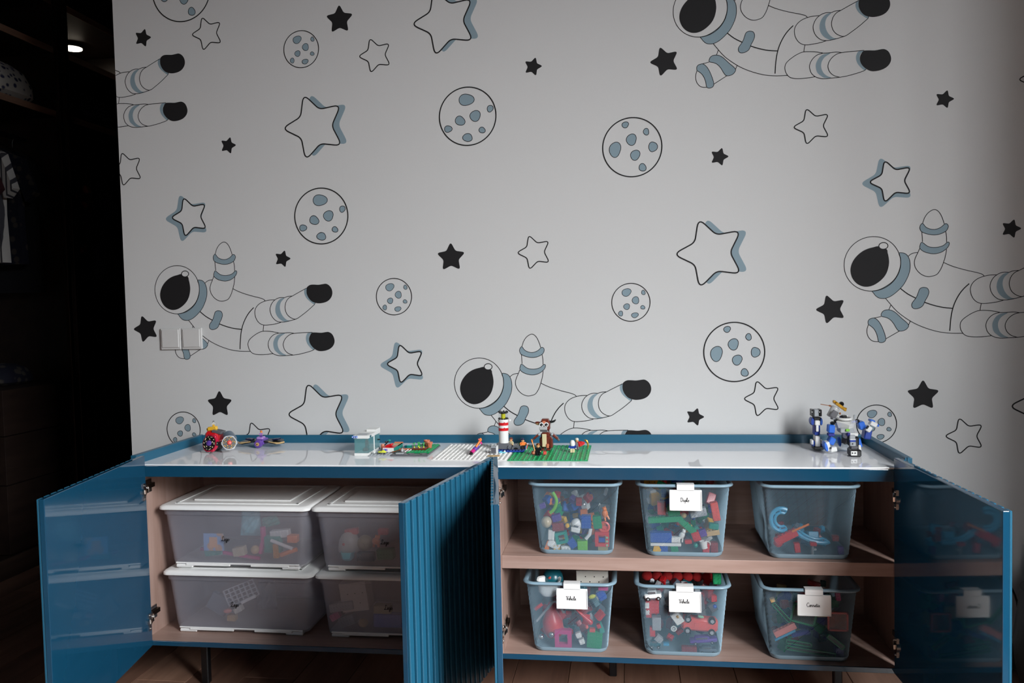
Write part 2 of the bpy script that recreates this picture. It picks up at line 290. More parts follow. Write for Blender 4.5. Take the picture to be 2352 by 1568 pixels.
ASTRO=[('F', [(0.0693, 0.0274), (0.0788, 0.0277), (0.0869, 0.0245), (0.0936, 0.0168), (0.0978, 0.0035), (0.0986, -0.013), (0.0955, -0.0295), (0.0889, -0.0459), (0.0794, -0.0622), (0.0654, -0.0771), (0.0501, -0.0892), (0.0365, -0.0953), (0.0261, -0.0962), (0.0158, -0.0941), (0.0072, -0.0869), (0.0024, -0.0799), (-0.0004, -0.0754), (0.0152, -0.0724), (0.0334, -0.0639), (0.0518, -0.0505), (0.0643, -0.0342), (0.0716, -0.0151), (0.0741, 0.0014), (0.073, 0.0152)]), ('L', [(0.074, -0.0019), (0.0719, -0.0165), (0.0671, -0.0304), (0.0598, -0.0431), (0.0501, -0.0543), (0.0385, -0.0633), (0.0254, -0.07), (0.0112, -0.0739), (-0.0033, -0.0751), (-0.0178, -0.0733), (-0.0316, -0.0687), (-0.0442, -0.0615), (-0.0551, -0.0518), (-0.0639, -0.0402), (-0.0702, -0.027), (-0.0738, -0.0128), (-0.0746, 0.0019), (-0.0725, 0.0166), (-0.0676, 0.0306), (-0.0601, 0.0434), (-0.0503, 0.0545), (-0.0385, 0.0635), (-0.0254, 0.07), (-0.0112, 0.0738), (0.0033, 0.0748), (0.0177, 0.073), (0.0314, 0.0683), (0.0439, 0.061), (0.0547, 0.0514), (0.0633, 0.0399), (0.0696, 0.0268), (0.0732, 0.0127)]), ('K', [(0.017, 0.0479), (0.0026, 0.0456), (-0.0124, 0.0418), (-0.0261, 0.0353), (-0.0401, 0.0238), (-0.0512, 0.0088), (-0.0571, -0.0077), (-0.0572, -0.0244), (-0.0519, -0.0398), (-0.042, -0.0525), (-0.0289, -0.0603), (-0.0141, -0.0629), (0.0024, -0.0591), (0.0177, -0.0497), (0.0301, -0.0376), (0.0381, -0.0239), (0.0424, -0.0088), (0.0438, 0.0049), (0.0424, 0.0188), (0.0399, 0.0299), (0.0373, 0.0391)]), ('H', [(0.0407, 0.0481), (0.0396, 0.0446), (0.0369, 0.0417), (0.033, 0.0399), (0.0285, 0.0393), (0.024, 0.0401), (0.0202, 0.0422), (0.0178, 0.0452), (0.017, 0.0488), (0.0181, 0.0522), (0.0208, 0.0551), (0.0247, 0.0569), (0.0293, 0.0575), (0.0338, 0.0567), (0.0375, 0.0546), (0.0399, 0.0516)]), ('O', [(0.0931, 0.0174), (0.0992, 0.0227), (0.1067, 0.0261), (0.1176, 0.0277)]), ('O', [(0.1309, 0.1055), (0.1356, 0.1204), (0.1434, 0.1325), (0.1525, 0.1398), (0.1613, 0.1428), (0.1699, 0.1389), (0.1768, 0.13), (0.1821, 0.1175), (0.1865, 0.1029)]), ('F', [(0.1309, 0.1063), (0.1254, 0.1016), (0.1237, 0.0948), (0.1254, 0.0879), (0.1296, 0.0828), (0.1425, 0.0772), (0.1599, 0.0739), (0.1761, 0.0759), (0.19, 0.0826), (0.1949, 0.089), (0.197, 0.096), (0.1946, 0.1016), (0.1903, 0.1036), (0.1858, 0.101), (0.1783, 0.0944), (0.1679, 0.0898), (0.1591, 0.0887), (0.149, 0.0907), (0.139, 0.0962)]), ('O', [(0.129, 0.0828), (0.1299, 0.0686), (0.1305, 0.0562)]), ('O', [(0.19, 0.0826), (0.1923, 0.068), (0.1926, 0.053)]), ('F', [(0.1293, 0.0549), (0.1246, 0.0481), (0.1234, 0.0399), (0.129, 0.0329), (0.1404, 0.0266), (0.1593, 0.0225), (0.1769, 0.0255), (0.1889, 0.0326), (0.1965, 0.0406), (0.1997, 0.0495), (0.197, 0.0534), (0.1925, 0.0516), (0.185, 0.045), (0.1732, 0.0407), (0.1585, 0.0398), (0.1441, 0.0435)]), ('O', [(0.1233, 0.038), (0.1169, 0.0236), (0.112, 0.0128), (0.1095, 0.0018), (0.111, -0.0106), (0.1178, -0.0231), (0.1291, -0.0336), (0.1436, -0.0392), (0.1568, -0.0379), (0.1672, -0.034), (0.1739, -0.0259), (0.1796, -0.0151), (0.1855, 0.0012), (0.1896, 0.0162), (0.1924, 0.0339)]), ('O', [(0.1846, -0.0015), (0.2002, -0.0096), (0.2203, -0.0175), (0.2461, -0.0255), (0.2689, -0.0315), (0.2818, -0.036), (0.286, -0.0391), (0.2887, -0.0424)]), ('W', [(0.0723, -0.069), (0.0917, -0.0851), (0.1132, -0.0975)]), ('W', [(0.1348, -0.1089), (0.1579, -0.1177), (0.1839, -0.1245), (0.208, -0.1275)]), ('F', [(0.1341, -0.0684), (0.1423, -0.0705), (0.1464, -0.0775), (0.1463, -0.0858), (0.1427, -0.0953), (0.1373, -0.1049), (0.134, -0.1131), (0.1299, -0.1199), (0.1218, -0.125), (0.1111, -0.1267), (0.1042, -0.123), (0.1022, -0.1157), (0.1048, -0.1083), (0.1117, -0.0994), (0.1165, -0.0906), (0.1198, -0.0811), (0.1231, -0.0729), (0.1276, -0.0694)]), ('W', [(0.2504, -0.0612), (0.2369, -0.074), (0.2246, -0.0902), (0.2136, -0.1119), (0.2069, -0.1338), (0.203, -0.1584), (0.2006, -0.1892)]), ('O', [(0.0341, -0.0958), (0.0462, -0.1113), (0.0574, -0.1254), (0.0716, -0.1395), (0.0945, -0.1571), (0.1175, -0.1708), (0.1464, -0.1831), (0.1753, -0.1916), (0.2044, -0.1954), (0.2349, -0.1961)]), ('O', [(0.3191, -0.0393), (0.3032, -0.0395), (0.2873, -0.0424), (0.2712, -0.0488), (0.2592, -0.0595), (0.2534, -0.073), (0.2546, -0.0881), (0.2604, -0.1019), (0.2702, -0.1117), (0.283, -0.116), (0.3032, -0.1151), (0.3235, -0.1122), (0.338, -0.1081)]), ('O', [(0.3508, -0.0336), (0.338, -0.0327), (0.3249, -0.0365), (0.3116, -0.047), (0.3038, -0.0632), (0.3041, -0.0782), (0.3099, -0.092), (0.3209, -0.1031), (0.3323, -0.1075), (0.3466, -0.108)]), ('T', [(0.3508, -0.0344), (0.3378, -0.0368), (0.3274, -0.0461), (0.3212, -0.0595), (0.32, -0.0745), (0.3244, -0.0882), (0.334, -0.0993), (0.3466, -0.1064), (0.3581, -0.1072), (0.3696, -0.1041), (0.3582, -0.1026), (0.3471, -0.0941), (0.339, -0.0817), (0.3352, -0.068), (0.3357, -0.0558), (0.3404, -0.045)]), ('O', [(0.3508, -0.0336), (0.361, -0.03), (0.3753, -0.029)]), ('O', [(0.3753, -0.0296), (0.3651, -0.0347), (0.3561, -0.0454), (0.3518, -0.0602), (0.353, -0.0739), (0.3589, -0.0862), (0.37, -0.0954), (0.3855, -0.0996), (0.4044, -0.0886), (0.4249, -0.0741), (0.4409, -0.0609), (0.4468, -0.0557), (0.4484, -0.0503)]), ('O', [(0.3753, -0.0296), (0.3956, -0.0192), (0.4231, -0.0059)]), ('O', [(0.3466, -0.108), (0.3697, -0.1036), (0.387, -0.0991)]), ('T', [(0.4164, -0.0097), (0.4144, -0.0183), (0.4166, -0.0279), (0.4233, -0.0389), (0.4343, -0.0486), (0.4448, -0.0559), (0.4484, -0.0503), (0.44, -0.0474), (0.4304, -0.039), (0.4237, -0.0267), (0.4219, -0.0158), (0.4233, -0.0072)]), ('K', [(0.4233, -0.0064), (0.4275, -0.0003), (0.4362, 0.0038), (0.4475, 0.004), (0.4616, 0.0031), (0.4758, 0.0049), (0.4857, 0.0054), (0.4953, -0.0002), (0.502, -0.0098), (0.5044, -0.022), (0.5012, -0.034), (0.4924, -0.0446), (0.4795, -0.0508), (0.4624, -0.0533), (0.4484, -0.0511), (0.4372, -0.046), (0.4277, -0.0349), (0.4225, -0.0213)]), ('O', [(0.2807, -0.1165), (0.2779, -0.1345)]), ('O', [(0.3281, -0.141), (0.3053, -0.1362), (0.2779, -0.1348), (0.2618, -0.1397), (0.247, -0.1482), (0.2335, -0.159), (0.2276, -0.1699), (0.2282, -0.1836), (0.2349, -0.1967), (0.2448, -0.2037), (0.2621, -0.2067), (0.2853, -0.2065), (0.307, -0.2041)]), ('O', [(0.3281, -0.1415), (0.3136, -0.1453), (0.3017, -0.1547), (0.294, -0.1682), (0.2934, -0.1819), (0.2987, -0.1957), (0.3113, -0.2063), (0.3284, -0.211), (0.3485, -0.2107)]), ('O', [(0.3281, -0.1415), (0.3425, -0.1418), (0.3626, -0.1408), (0.3782, -0.1432)]), ('T', [(0.341, -0.1431), (0.328, -0.1456), (0.3176, -0.1536), (0.3104, -0.1672), (0.3094, -0.1795), (0.3132, -0.1932), (0.3229, -0.2029), (0.3327, -0.2091), (0.35, -0.2094), (0.3401, -0.2046), (0.3304, -0.1962), (0.325, -0.1852), (0.3234, -0.1742), (0.3258, -0.1633), (0.3334, -0.1525), (0.3481, -0.1432)]), ('O', [(0.3782, -0.1432), (0.3652, -0.1463), (0.352, -0.1556), (0.3438, -0.1677), (0.3416, -0.18), (0.3462, -0.1937), (0.3573, -0.2043), (0.3729, -0.2097)]), ('O', [(0.3485, -0.2107), (0.3729, -0.2097), (0.3944, -0.2068), (0.4174, -0.2016), (0.4347, -0.1965), (0.4414, -0.192)]), ('O', [(0.3768, -0.1432), (0.4025, -0.1418), (0.4367, -0.1413)]), ('T', [(0.4224, -0.1427), (0.417, -0.1499), (0.4149, -0.1608), (0.4179, -0.1731), (0.4252, -0.1841), (0.4362, -0.1943), (0.442, -0.1911), (0.4324, -0.1815), (0.4265, -0.1705), (0.4247, -0.1569), (0.4293, -0.1475), (0.4366, -0.1422)]), ('K', [(0.4358, -0.1421), (0.448, -0.1418), (0.4649, -0.143), (0.4791, -0.1411), (0.489, -0.1412), (0.4987, -0.1474), (0.5045, -0.1583), (0.5063, -0.1705), (0.5017, -0.1826), (0.4915, -0.1919), (0.4772, -0.1974), (0.4601, -0.199), (0.4475, -0.1953), (0.4351, -0.1856), (0.427, -0.1732), (0.4252, -0.1596), (0.4293, -0.1488)]), ('O', [(0.0483, -0.114), (0.0426, -0.1282)]), ('F', [(0.0223, -0.1421), (0.0248, -0.1343), (0.031, -0.1292), (0.0409, -0.1276), (0.052, -0.1305), (0.0631, -0.1385), (0.0766, -0.1523), (0.0889, -0.1635), (0.0943, -0.1714), (0.0925, -0.1774), (0.0864, -0.1838), (0.0765, -0.187), (0.0679, -0.186), (0.0617, -0.1781), (0.0544, -0.1649), (0.0458, -0.1548), (0.0359, -0.1489), (0.0248, -0.146)]), ('O', [(0.0987, -0.1601), (0.0943, -0.1704)]), ('O', [(0.0049, -0.1495), (0.0223, -0.146)]), ('O', [(0.035, -0.2076), (0.0704, -0.1869)]), ('F', [(-0.0113, -0.1662), (-0.0121, -0.1596), (-0.0088, -0.1532), (-0.0013, -0.1502), (0.0061, -0.1503), (0.0148, -0.1576), (0.0222, -0.1695), (0.0283, -0.184), (0.0325, -0.1971), (0.0345, -0.2076), (0.0325, -0.2141), (0.027, -0.2175), (0.0196, -0.2178), (0.0146, -0.2138), (0.0127, -0.202), (0.0085, -0.1888), (0.0023, -0.1783), (-0.0051, -0.1716), (-0.0101, -0.1683)]), ('O', [(-0.0113, -0.1683), (-0.0146, -0.1792), (-0.0147, -0.191), (-0.0115, -0.2016), (-0.004, -0.2109), (0.0047, -0.2147), (0.0146, -0.2154)])]
ASTRO_AT=[(-0.0706, 1.1052), (0.8786, 0.8035), (1.9908, 1.123), (1.5352, 1.8465), (-0.5184, 1.8236)]
STARS=[(-0.1503, 1.8844, 0.0261, 0, 'k'), (0.4839, 1.8947, 0.0391, 90, 'k'), (0.1161, 1.5415, 0.0241, 0, 'k'), (1.0602, 1.7196, 0.0247, 0, 'k'), (1.4354, 1.7103, 0.0387, 180, 'k'), (2.1777, 1.5612, 0.0232, 0, 'k'), (1.5822, 1.4358, 0.0239, 0, 'k'), (2.3464, 1.2066, 0.024, 0, 'k'), (0.2784, 1.1905, 0.0245, 0, 'k'), (0.8038, 1.178, 0.0395, 90, 'k'), (-0.1805, 0.9851, 0.0399, 180, 'k'), (1.8811, 1.0, 0.0383, 180, 'k'), (0.056, 0.7455, 0.039, 90, 'k'), (2.1223, 0.7568, 0.0396, 90, 'k'), (1.5052, 0.7001, 0.0245, 0, 'k'), (0.0636, 1.8829, 0.0467, 180, 'o'), (0.5918, 1.7826, 0.0467, 180, 'o'), (-0.2204, 1.4856, 0.0485, 180, 'o'), (1.0533, 1.1853, 0.046, 180, 'o'), (1.8345, 1.5073, 0.0463, 180, 'o'), (1.6943, 0.7514, 0.0478, 180, 'o'), (2.2315, 0.6442, 0.047, 180, 'o'), (0.1737, 0.6362, 0.05, 180, 'o'), (2.4119, 1.6026, 0.0429, 180, 'o'), (2.4355, 0.7259, 0.0806, 180, 'b'), (0.8042, 1.8655, 0.0884, 180, 'b'), (0.3954, 1.5833, 0.0891, 180, 'b'), (1.5549, 1.1666, 0.0892, 180, 'b'), (0.3756, 0.7127, 0.0893, 180, 'b'), (-0.0174, 1.3289, 0.0562, 180, 's'), (0.6575, 0.8641, 0.0552, 180, 's'), (2.042, 1.3472, 0.0531, 180, 's')]
PLANETS=[(0.8645, 1.5884, 0.0844, 0), (0.4065, 1.3153, 0.0839, 0), (1.3401, 1.4747, 0.0836, 1), (1.6166, 0.8849, 0.0842, 1), (-0.0174, 2.0185, 0.094, 1), (0.3612, 1.8158, 0.0548, 2), (0.6259, 1.0663, 0.0546, 2), (1.329, 1.0326, 0.0546, 2), (-0.0682, 0.6665, 0.0557, 2), (1.9999, 0.6785, 0.053, 2)]
CRATERS={0:[(-.03,-.57,.25,.21),(.8,-.22,.1,.12),(.27,0,.19,.18),(-.27,.14,.17,.16),(-.7,.4,.13,.12),(.5,.5,.11,.1),(-.02,.73,.18,.13)],
1:[(-.58,.05,.2,.25),(-.22,-.77,.115,.1),(.48,-.5,.1,.105),(-.02,-.26,.175,.185),(.1,.27,.16,.17),(.7,.02,.135,.18),(.34,.7,.12,.13)],
2:[(-.22,-.53,.24,.2),(.66,-.5,.1,.12),(.25,-.1,.19,.18),(-.22,.22,.165,.15),(.62,.28,.11,.1),(-.54,.58,.12,.13),(.2,.68,.18,.13)]}
TOYS=[('a', 'arc', 1.1219, 0.0178, 0.5277, 0.0227, 0.0536, 0, 'lime', 'lime green curved band'), ('a', 'brick', 1.0945, 0.0292, 0.518, 0.0147, 0.0131, 20, 'purple', 'small purple brick under the lime band'), ('a', 'ball', 1.0948, 0.0252, 0.4754, 0.0278, 0.0295, 0, 'beige', 'beige lattice ball'), ('a', 'helm', 1.18, 0.0263, 0.4674, 0.0299, 0.0356, -12, 'white', 'white rounded robot helmet'), ('a', 'brick', 1.2051, 0.0289, 0.4777, 0.0242, 0.0323, 0, 'blue', 'tall blue studded brick'), ('a', 'brick', 1.2335, 0.0248, 0.4784, 0.0209, 0.0321, 6, 'green', 'upright green brick'), ('a', 'animal', 1.2532, 0.0216, 0.5006, 0.0192, 0.0336, 20, 'orange', 'orange animal figure'), ('a', 'wheel', 1.262, 0.0267, 0.4644, 0.0304, 0.0304, 0, 'coral', 'coral red spoked wheel'), ('a', 'frame', 1.2453, 0.031, 0.4343, 0.0354, 0.037, 0, 'red', 'square red open frame'), ('a', 'brick', 1.2454, 0.0354, 0.4311, 0.0177, 0.0113, 0, 'blue', 'little blue block inside the red frame'), ('a', 'frame', 1.1417, 0.0308, 0.4359, 0.031, 0.0294, 12, 'teal', 'teal green hollow box'), ('a', 'brick', 1.1336, 0.0267, 0.4649, 0.0293, 0.0196, 5, 'maroon', 'brownish red brick'), ('a', 'brick', 1.1158, 0.0297, 0.4432, 0.0164, 0.0262, -4, 'white', 'upright white brick'), ('a', 'brick', 1.1213, 0.0339, 0.414, 0.0328, 0.0197, -25, 'white', 'tilted white brick'), ('a', 'wedge', 1.0883, 0.0347, 0.4081, 0.0132, 0.0247, -10, 'orange', 'orange wedge in the corner'), ('a', 'brick', 1.1276, 0.0352, 0.4046, 0.018, 0.0148, 10, 'yellow', 'small yellow brick on the bottom'), ('a', 'brick', 1.1522, 0.036, 0.3962, 0.0245, 0.0114, 2, 'white', 'low white studded plate'), ('a', 'brick', 1.1681, 0.0329, 0.4209, 0.0179, 0.0244, 38, 'blue', 'diagonally tilted blue brick'), ('a', 'brick', 1.1944, 0.0354, 0.4028, 0.026, 0.026, 0, 'lime', 'square lime green brick'), ('a', 'tube', 1.211, 0.0291, 0.4474, 0.0113, 0.0307, -25, 'white', 'bent white tube'), ('a', 'brick', 1.2462, 0.0354, 0.4032, 0.0258, 0.0194, 0, 'khaki', 'khaki brick on the bottom'), ('a', 'brick', 1.2685, 0.0316, 0.4296, 0.0096, 0.0289, 0, 'mint', 'narrow mint green block at the edge'), ('a', 'brick', 1.1292, 0.0358, 0.4854, 0.0229, 0.018, 15, 'purple', 'wide purple brick'), ('a', 'ball', 1.157, 0.0303, 0.4676, 0.0114, 0.013, 0, 'yellow', 'tiny yellow ball'), ('a', 'bag', 1.2423, 0.0291, 0.5328, 0.053, 0.053, 12, 'clear', 'crumpled clear plastic bag'), ('a', 'bag', 1.1964, 0.0466, 0.5363, 0.0326, 0.0423, -20, 'clear', 'second clear bag behind'), ('b', 'plate', 1.392, 0.0234, 0.4883, 0.0863, 0.0141, 4, 'green', 'wide green base plate'), ('b', 'brick', 1.4235, 0.0199, 0.5129, 0.0296, 0.0265, 8, 'green', 'green brick touching the name tag'), ('b', 'brick', 1.3943, 0.0296, 0.5149, 0.0204, 0.0314, 0, 'coral', 'dull red upright brick'), ('b', 'brick', 1.3869, 0.03, 0.4412, 0.0536, 0.0252, 0, 'blue', 'big blue brick'), ('b', 'plate', 1.4009, 0.0325, 0.4233, 0.0757, 0.0076, 0, 'white', 'long thin white plank'), ('b', 'brick', 1.4277, 0.0307, 0.436, 0.0235, 0.0141, 0, 'white', 'white studded brick on the plank'), ('b', 'wedge', 1.3739, 0.0352, 0.4045, 0.0238, 0.0238, 8, 'yellow', 'yellow patterned wedge'), ('b', 'brick', 1.3984, 0.0355, 0.4024, 0.0205, 0.0253, 0, 'blue', 'small blue brick under the plank'), ('b', 'brick', 1.4244, 0.0346, 0.4089, 0.0189, 0.0189, 12, 'green', 'small green brick under the plank'), ('b', 'brick', 1.4785, 0.0294, 0.4453, 0.0202, 0.0233, 18, 'red', 'bright red wedge shaped brick'), ('b', 'brick', 1.459, 0.0314, 0.4312, 0.0172, 0.0094, 5, 'red', 'flat red brick'), ('b', 'animal', 1.4434, 0.0293, 0.4464, 0.0172, 0.0328, -12, 'white', 'white and grey animal figure'), ('b', 'ball', 1.4769, 0.0328, 0.4214, 0.0125, 0.0125, 0, 'teal', 'little teal ball'), ('b', 'mug', 1.4995, 0.0325, 0.4239, 0.0264, 0.0187, 10, 'white', 'white toy mug'), ('b', 'brick', 1.5026, 0.0358, 0.4003, 0.0171, 0.0234, -5, 'red', 'red upright brick at the bottom'), ('b', 'ball', 1.4483, 0.0218, 0.4996, 0.014, 0.014, 0, 'tan', 'tan ball'), ('b', 'brick', 1.484, 0.0207, 0.5071, 0.0402, 0.0201, 12, 'grey', 'pale grey block beside the tag'), ('b', 'brick', 1.5257, 0.0285, 0.5088, 0.0185, 0.0463, 10, 'coral', 'tall faded red block'), ('b', 'brick', 1.5218, 0.0318, 0.471, 0.0232, 0.0139, -8, 'teal', 'dark teal brick'), ('b', 'plate', 1.5247, 0.0322, 0.4541, 0.0325, 0.0124, 10, 'tan', 'tan plate'), ('b', 'brick', 1.4948, 0.0281, 0.4548, 0.0171, 0.0171, 20, 'purple', 'purple brick'), ('b', 'brick', 1.5375, 0.0414, 0.4033, 0.0187, 0.0249, 0, 'maroon', 'dark red brick by the corner'), ('b', 'plate', 1.4565, 0.0319, 0.47, 0.0516, 0.0141, -42, 'green', 'slanting green bar'), ('b', 'carton', 1.3696, 0.1339, 0.5553, 0.0481, 0.0331, 0, 'amber', 'amber carton sticking up behind the rim'), ('c', 'track', 1.6835, 0.0237, 0.4861, 0.0511, 0.0562, 0, 'sky', 'curved blue track piece standing on edge'), ('c', 'arcflat', 1.7588, 0.0282, 0.4539, 0.0946, 0.0372, 160, 'sky', 'wide blue track curve'), ('c', 'plate', 1.6842, 0.0292, 0.447, 0.0581, 0.0188, 28, 'red', 'red track clip lying across the curve'), ('c', 'ball', 1.6673, 0.0315, 0.4308, 0.0223, 0.0223, 0, 'red', 'glossy red ball'), ('c', 'brick', 1.7214, 0.0329, 0.4206, 0.0136, 0.0239, 6, 'red', 'small bright red block'), ('c', 'brick', 1.7593, 0.0315, 0.4307, 0.0152, 0.0085, -5, 'red', 'flat red chip'), ('c', 'cross', 1.7583, 0.0351, 0.4054, 0.0187, 0.0289, 0, 'grey', 'grey cross shaped connector'), ('c', 'tube', 1.7279, 0.0257, 0.472, 0.0441, 0.0068, 25, 'orange', 'thin orange rod'), ('c', 'brick', 1.8129, 0.0397, 0.4435, 0.0152, 0.0135, 0, 'maroon', 'dim red block'), ('c', 'brick', 1.8384, 0.0378, 0.4142, 0.0134, 0.0185, 5, 'purple', 'purple block by the edge'), ('d', 'pear', 1.0956, 0.0269, 0.2115, 0.0591, 0.0931, 6, 'red', 'glossy red pear shaped body'), ('d', 'ball', 1.0776, 0.0281, 0.1751, 0.0162, 0.0162, 0, 'chrome', 'chrome ball beside the red body'), ('d', 'ball', 1.111, 0.0269, 0.1831, 0.0152, 0.0152, 0, 'chrome', 'chrome ball on the red body'), ('d', 'arc2', 1.1001, 0.023, 0.2394, 0.0714, 0.0535, 0, 'grey', 'bent grey hose'), ('d', 'tube', 1.0678, 0.0202, 0.2594, 0.0233, 0.0107, 38, 'red', 'short red stick'), ('d', 'bowl', 1.1073, 0.0194, 0.3076, 0.0586, 0.0409, 0, 'white', 'white rounded toy dish'), ('d', 'dome', 1.1138, 0.0505, 0.3277, 0.054, 0.0324, 0, 'tealdark', 'dark teal dome above the white dish'), ('d', 'carton', 1.2267, 0.0822, 0.316, 0.0828, 0.0396, 0, 'offwhite', 'white perforated box standing behind the rim'), ('d', 'frame', 1.1405, 0.0333, 0.166, 0.0429, 0.0464, 0, 'magenta', 'magenta square frame'), ('d', 'brick', 1.1802, 0.0307, 0.1844, 0.0133, 0.0133, 22, 'white', 'upper small white cube'), ('d', 'brick', 1.1882, 0.0332, 0.1669, 0.0133, 0.0133, 22, 'white', 'lower small white cube'), ('d', 'brick', 1.2311, 0.0323, 0.1733, 0.0388, 0.0458, -6, 'green', 'green block with round print'), ('d', 'wedge', 1.246, 0.0274, 0.2082, 0.0123, 0.0263, 10, 'teal', 'pointed teal piece'), ('d', 'carrot', 1.1922, 0.0232, 0.2377, 0.0511, 0.0141, -42, 'red', 'pointed red cone'), ('d', 'brick', 1.2329, 0.0269, 0.2115, 0.0105, 0.0105, 20, 'red', 'red chip above the green block'), ('d', 'brick', 1.2159, 0.0286, 0.1995, 0.0141, 0.0088, 0, 'coral', 'coral chip'), ('d', 'ball', 1.202, 0.0275, 0.2076, 0.0088, 0.0106, 0, 'coral', 'little coral bead'), ('d', 'ball', 1.2173, 0.0157, 0.2907, 0.0192, 0.0105, 20, 'yellowgreen', 'yellow green bead under the rim'), ('d', 'brick', 1.2407, 0.0215, 0.2925, 0.0192, 0.0245, 30, 'blue', 'blue brick under the rim'), ('d', 'plate', 1.2482, 0.0167, 0.3122, 0.0244, 0.0087, 0, 'magenta', 'magenta strip under the rim'), ('d', 'wheel', 1.1823, 0.0467, 0.1564, 0.0322, 0.0358, 0, 'slate', 'slate grey wheel'), ('e', 'plush', 1.4302, 0.1125, 0.3134, 0.1813, 0.0249, 0, 'red', 'long row of red fabric along the back'), ('e', 'brick', 1.5323, 0.0603, 0.3291, 0.0205, 0.0273, 0, 'green', 'green brick standing behind the rim'), ('e', 'car', 1.3586, 0.0144, 0.3001, 0.0428, 0.024, 5, 'white', 'white toy car tucked under the rim'), ('e', 'brick', 1.3495, 0.02, 0.2607, 0.0138, 0.0413, 0, 'red', 'tall red block with white panes'), ('e', 'brick', 1.3547, 0.0144, 0.2718, 0.0103, 0.0137, 0, 'white', 'upper white pane on the red block'), ('e', 'brick', 1.355, 0.0169, 0.254, 0.0103, 0.012, 0, 'white', 'lower white pane on the red block'), ('e', 'brick', 1.3737, 0.022, 0.2677, 0.0206, 0.0343, 0, 'red', 'dark red brick beside the panes'), ('e', 'brick', 1.3774, 0.0254, 0.2222, 0.0224, 0.0327, 0, 'grey', 'pale grey block'), ('e', 'brick', 1.3669, 0.0284, 0.2011, 0.0138, 0.0242, 0, 'red', 'narrow red block'), ('e', 'brick', 1.3822, 0.0312, 0.1809, 0.019, 0.0155, -40, 'grey', 'tilted grey piece'), ('e', 'brick', 1.4289, 0.0231, 0.2389, 0.0222, 0.0307, 35, 'white', 'tilted white truck cab'), ('e', 'ball', 1.4293, 0.0144, 0.2437, 0.0085, 0.0085, 0, 'gold', 'gold badge on the white cab'), ('e', 'wheel', 1.4202, 0.0272, 0.2096, 0.0154, 0.0154, 0, 'white', 'white ringed wheel'), ('e', 'bigcar', 1.4968, 0.0255, 0.2216, 0.0897, 0.0423, -3, 'coral', 'big coral toy van seen from below'), ('e', 'plate', 1.4855, 0.0244, 0.2718, 0.022, 0.0491, 8, 'greydark', 'grey signboard behind the name tag'), ('e', 'ball', 1.4865, 0.0201, 0.2454, 0.0152, 0.0068, -8, 'mint', 'mint oval piece'), ('e', 'car', 1.507, 0.0309, 0.1836, 0.0678, 0.0187, 6, 'purple', 'purple toy car'), ('e', 'car', 1.5105, 0.0347, 0.1565, 0.0442, 0.017, 0, 'slate', 'slate grey toy truck on the bottom'), ('e', 'car', 1.3648, 0.0329, 0.1688, 0.0277, 0.0208, 0, 'tealdark', 'dark teal toy car'), ('e', 'brick', 1.401, 0.0331, 0.1679, 0.0138, 0.006, 0, 'sky', 'sky blue chip'), ('e', 'brick', 1.4576, 0.0347, 0.1563, 0.0377, 0.0137, 0, 'maroon', 'dark red slab on the bottom'), ('e', 'ball', 1.5203, 0.0182, 0.2734, 0.0101, 0.0101, 0, 'blue', 'little blue ball'), ('e', 'tube', 1.4613, 0.0208, 0.2549, 0.022, 0.0102, 40, 'greydark', 'short grey rod'), ('e', 'brick', 1.4042, 0.0219, 0.3039, 0.0154, 0.0222, 0, 'grey', 'grey piece beside the tag'), ('f', 'tile', 1.7339, 0.0203, 0.2587, 0.0598, 0.0471, -14, 'tgreen', 'large translucent green square tile'), ('f', 'tile', 1.8155, 0.0225, 0.2432, 0.0485, 0.0467, 0, 'torange', 'large translucent orange square tile'), ('f', 'tile', 1.6628, 0.0197, 0.2625, 0.0604, 0.0092, -48, 'tgreen', 'slanting green strip'), ('f', 'plate', 1.6837, 0.0263, 0.2162, 0.0568, 0.0156, 28, 'pink', 'pink studded strip'), ('f', 'plate', 1.6895, 0.0281, 0.2031, 0.055, 0.0055, 28, 'sky', 'thin sky blue strip'), ('f', 'tile', 1.7228, 0.0308, 0.1838, 0.0622, 0.0101, -8, 'tgreen', 'short green strip'), ('f', 'tile', 1.7507, 0.0337, 0.1632, 0.1205, 0.011, -8, 'tgreen', 'long green strip along the bottom'), ('f', 'tile', 1.8116, 0.0299, 0.1902, 0.0487, 0.0126, -38, 'tgreen', 'tilted green strip near the edge'), ('f', 'brick', 1.8335, 0.0384, 0.1585, 0.0199, 0.0235, 0, 'indigo', 'indigo block in the corner'), ('f', 'brick', 1.8133, 0.0194, 0.3072, 0.0107, 0.0215, 8, 'magenta', 'magenta piece under the rim'), ('f', 'plate', 1.7259, 0.0273, 0.2085, 0.042, 0.0091, 16, 'indigo', 'indigo strip'), ('f', 'brick', 1.6541, 0.0152, 0.2947, 0.011, 0.0091, 20, 'tan', 'small tan chip'), ('f', 'tile', 1.7818, 0.0398, 0.2623, 0.0327, 0.0291, 5, 'khaki', 'khaki tile behind the name tag'), ('f', 'brick', 1.767, 0.0613, 0.3218, 0.0294, 0.011, -15, 'maroon', 'dark red piece above the rim')]
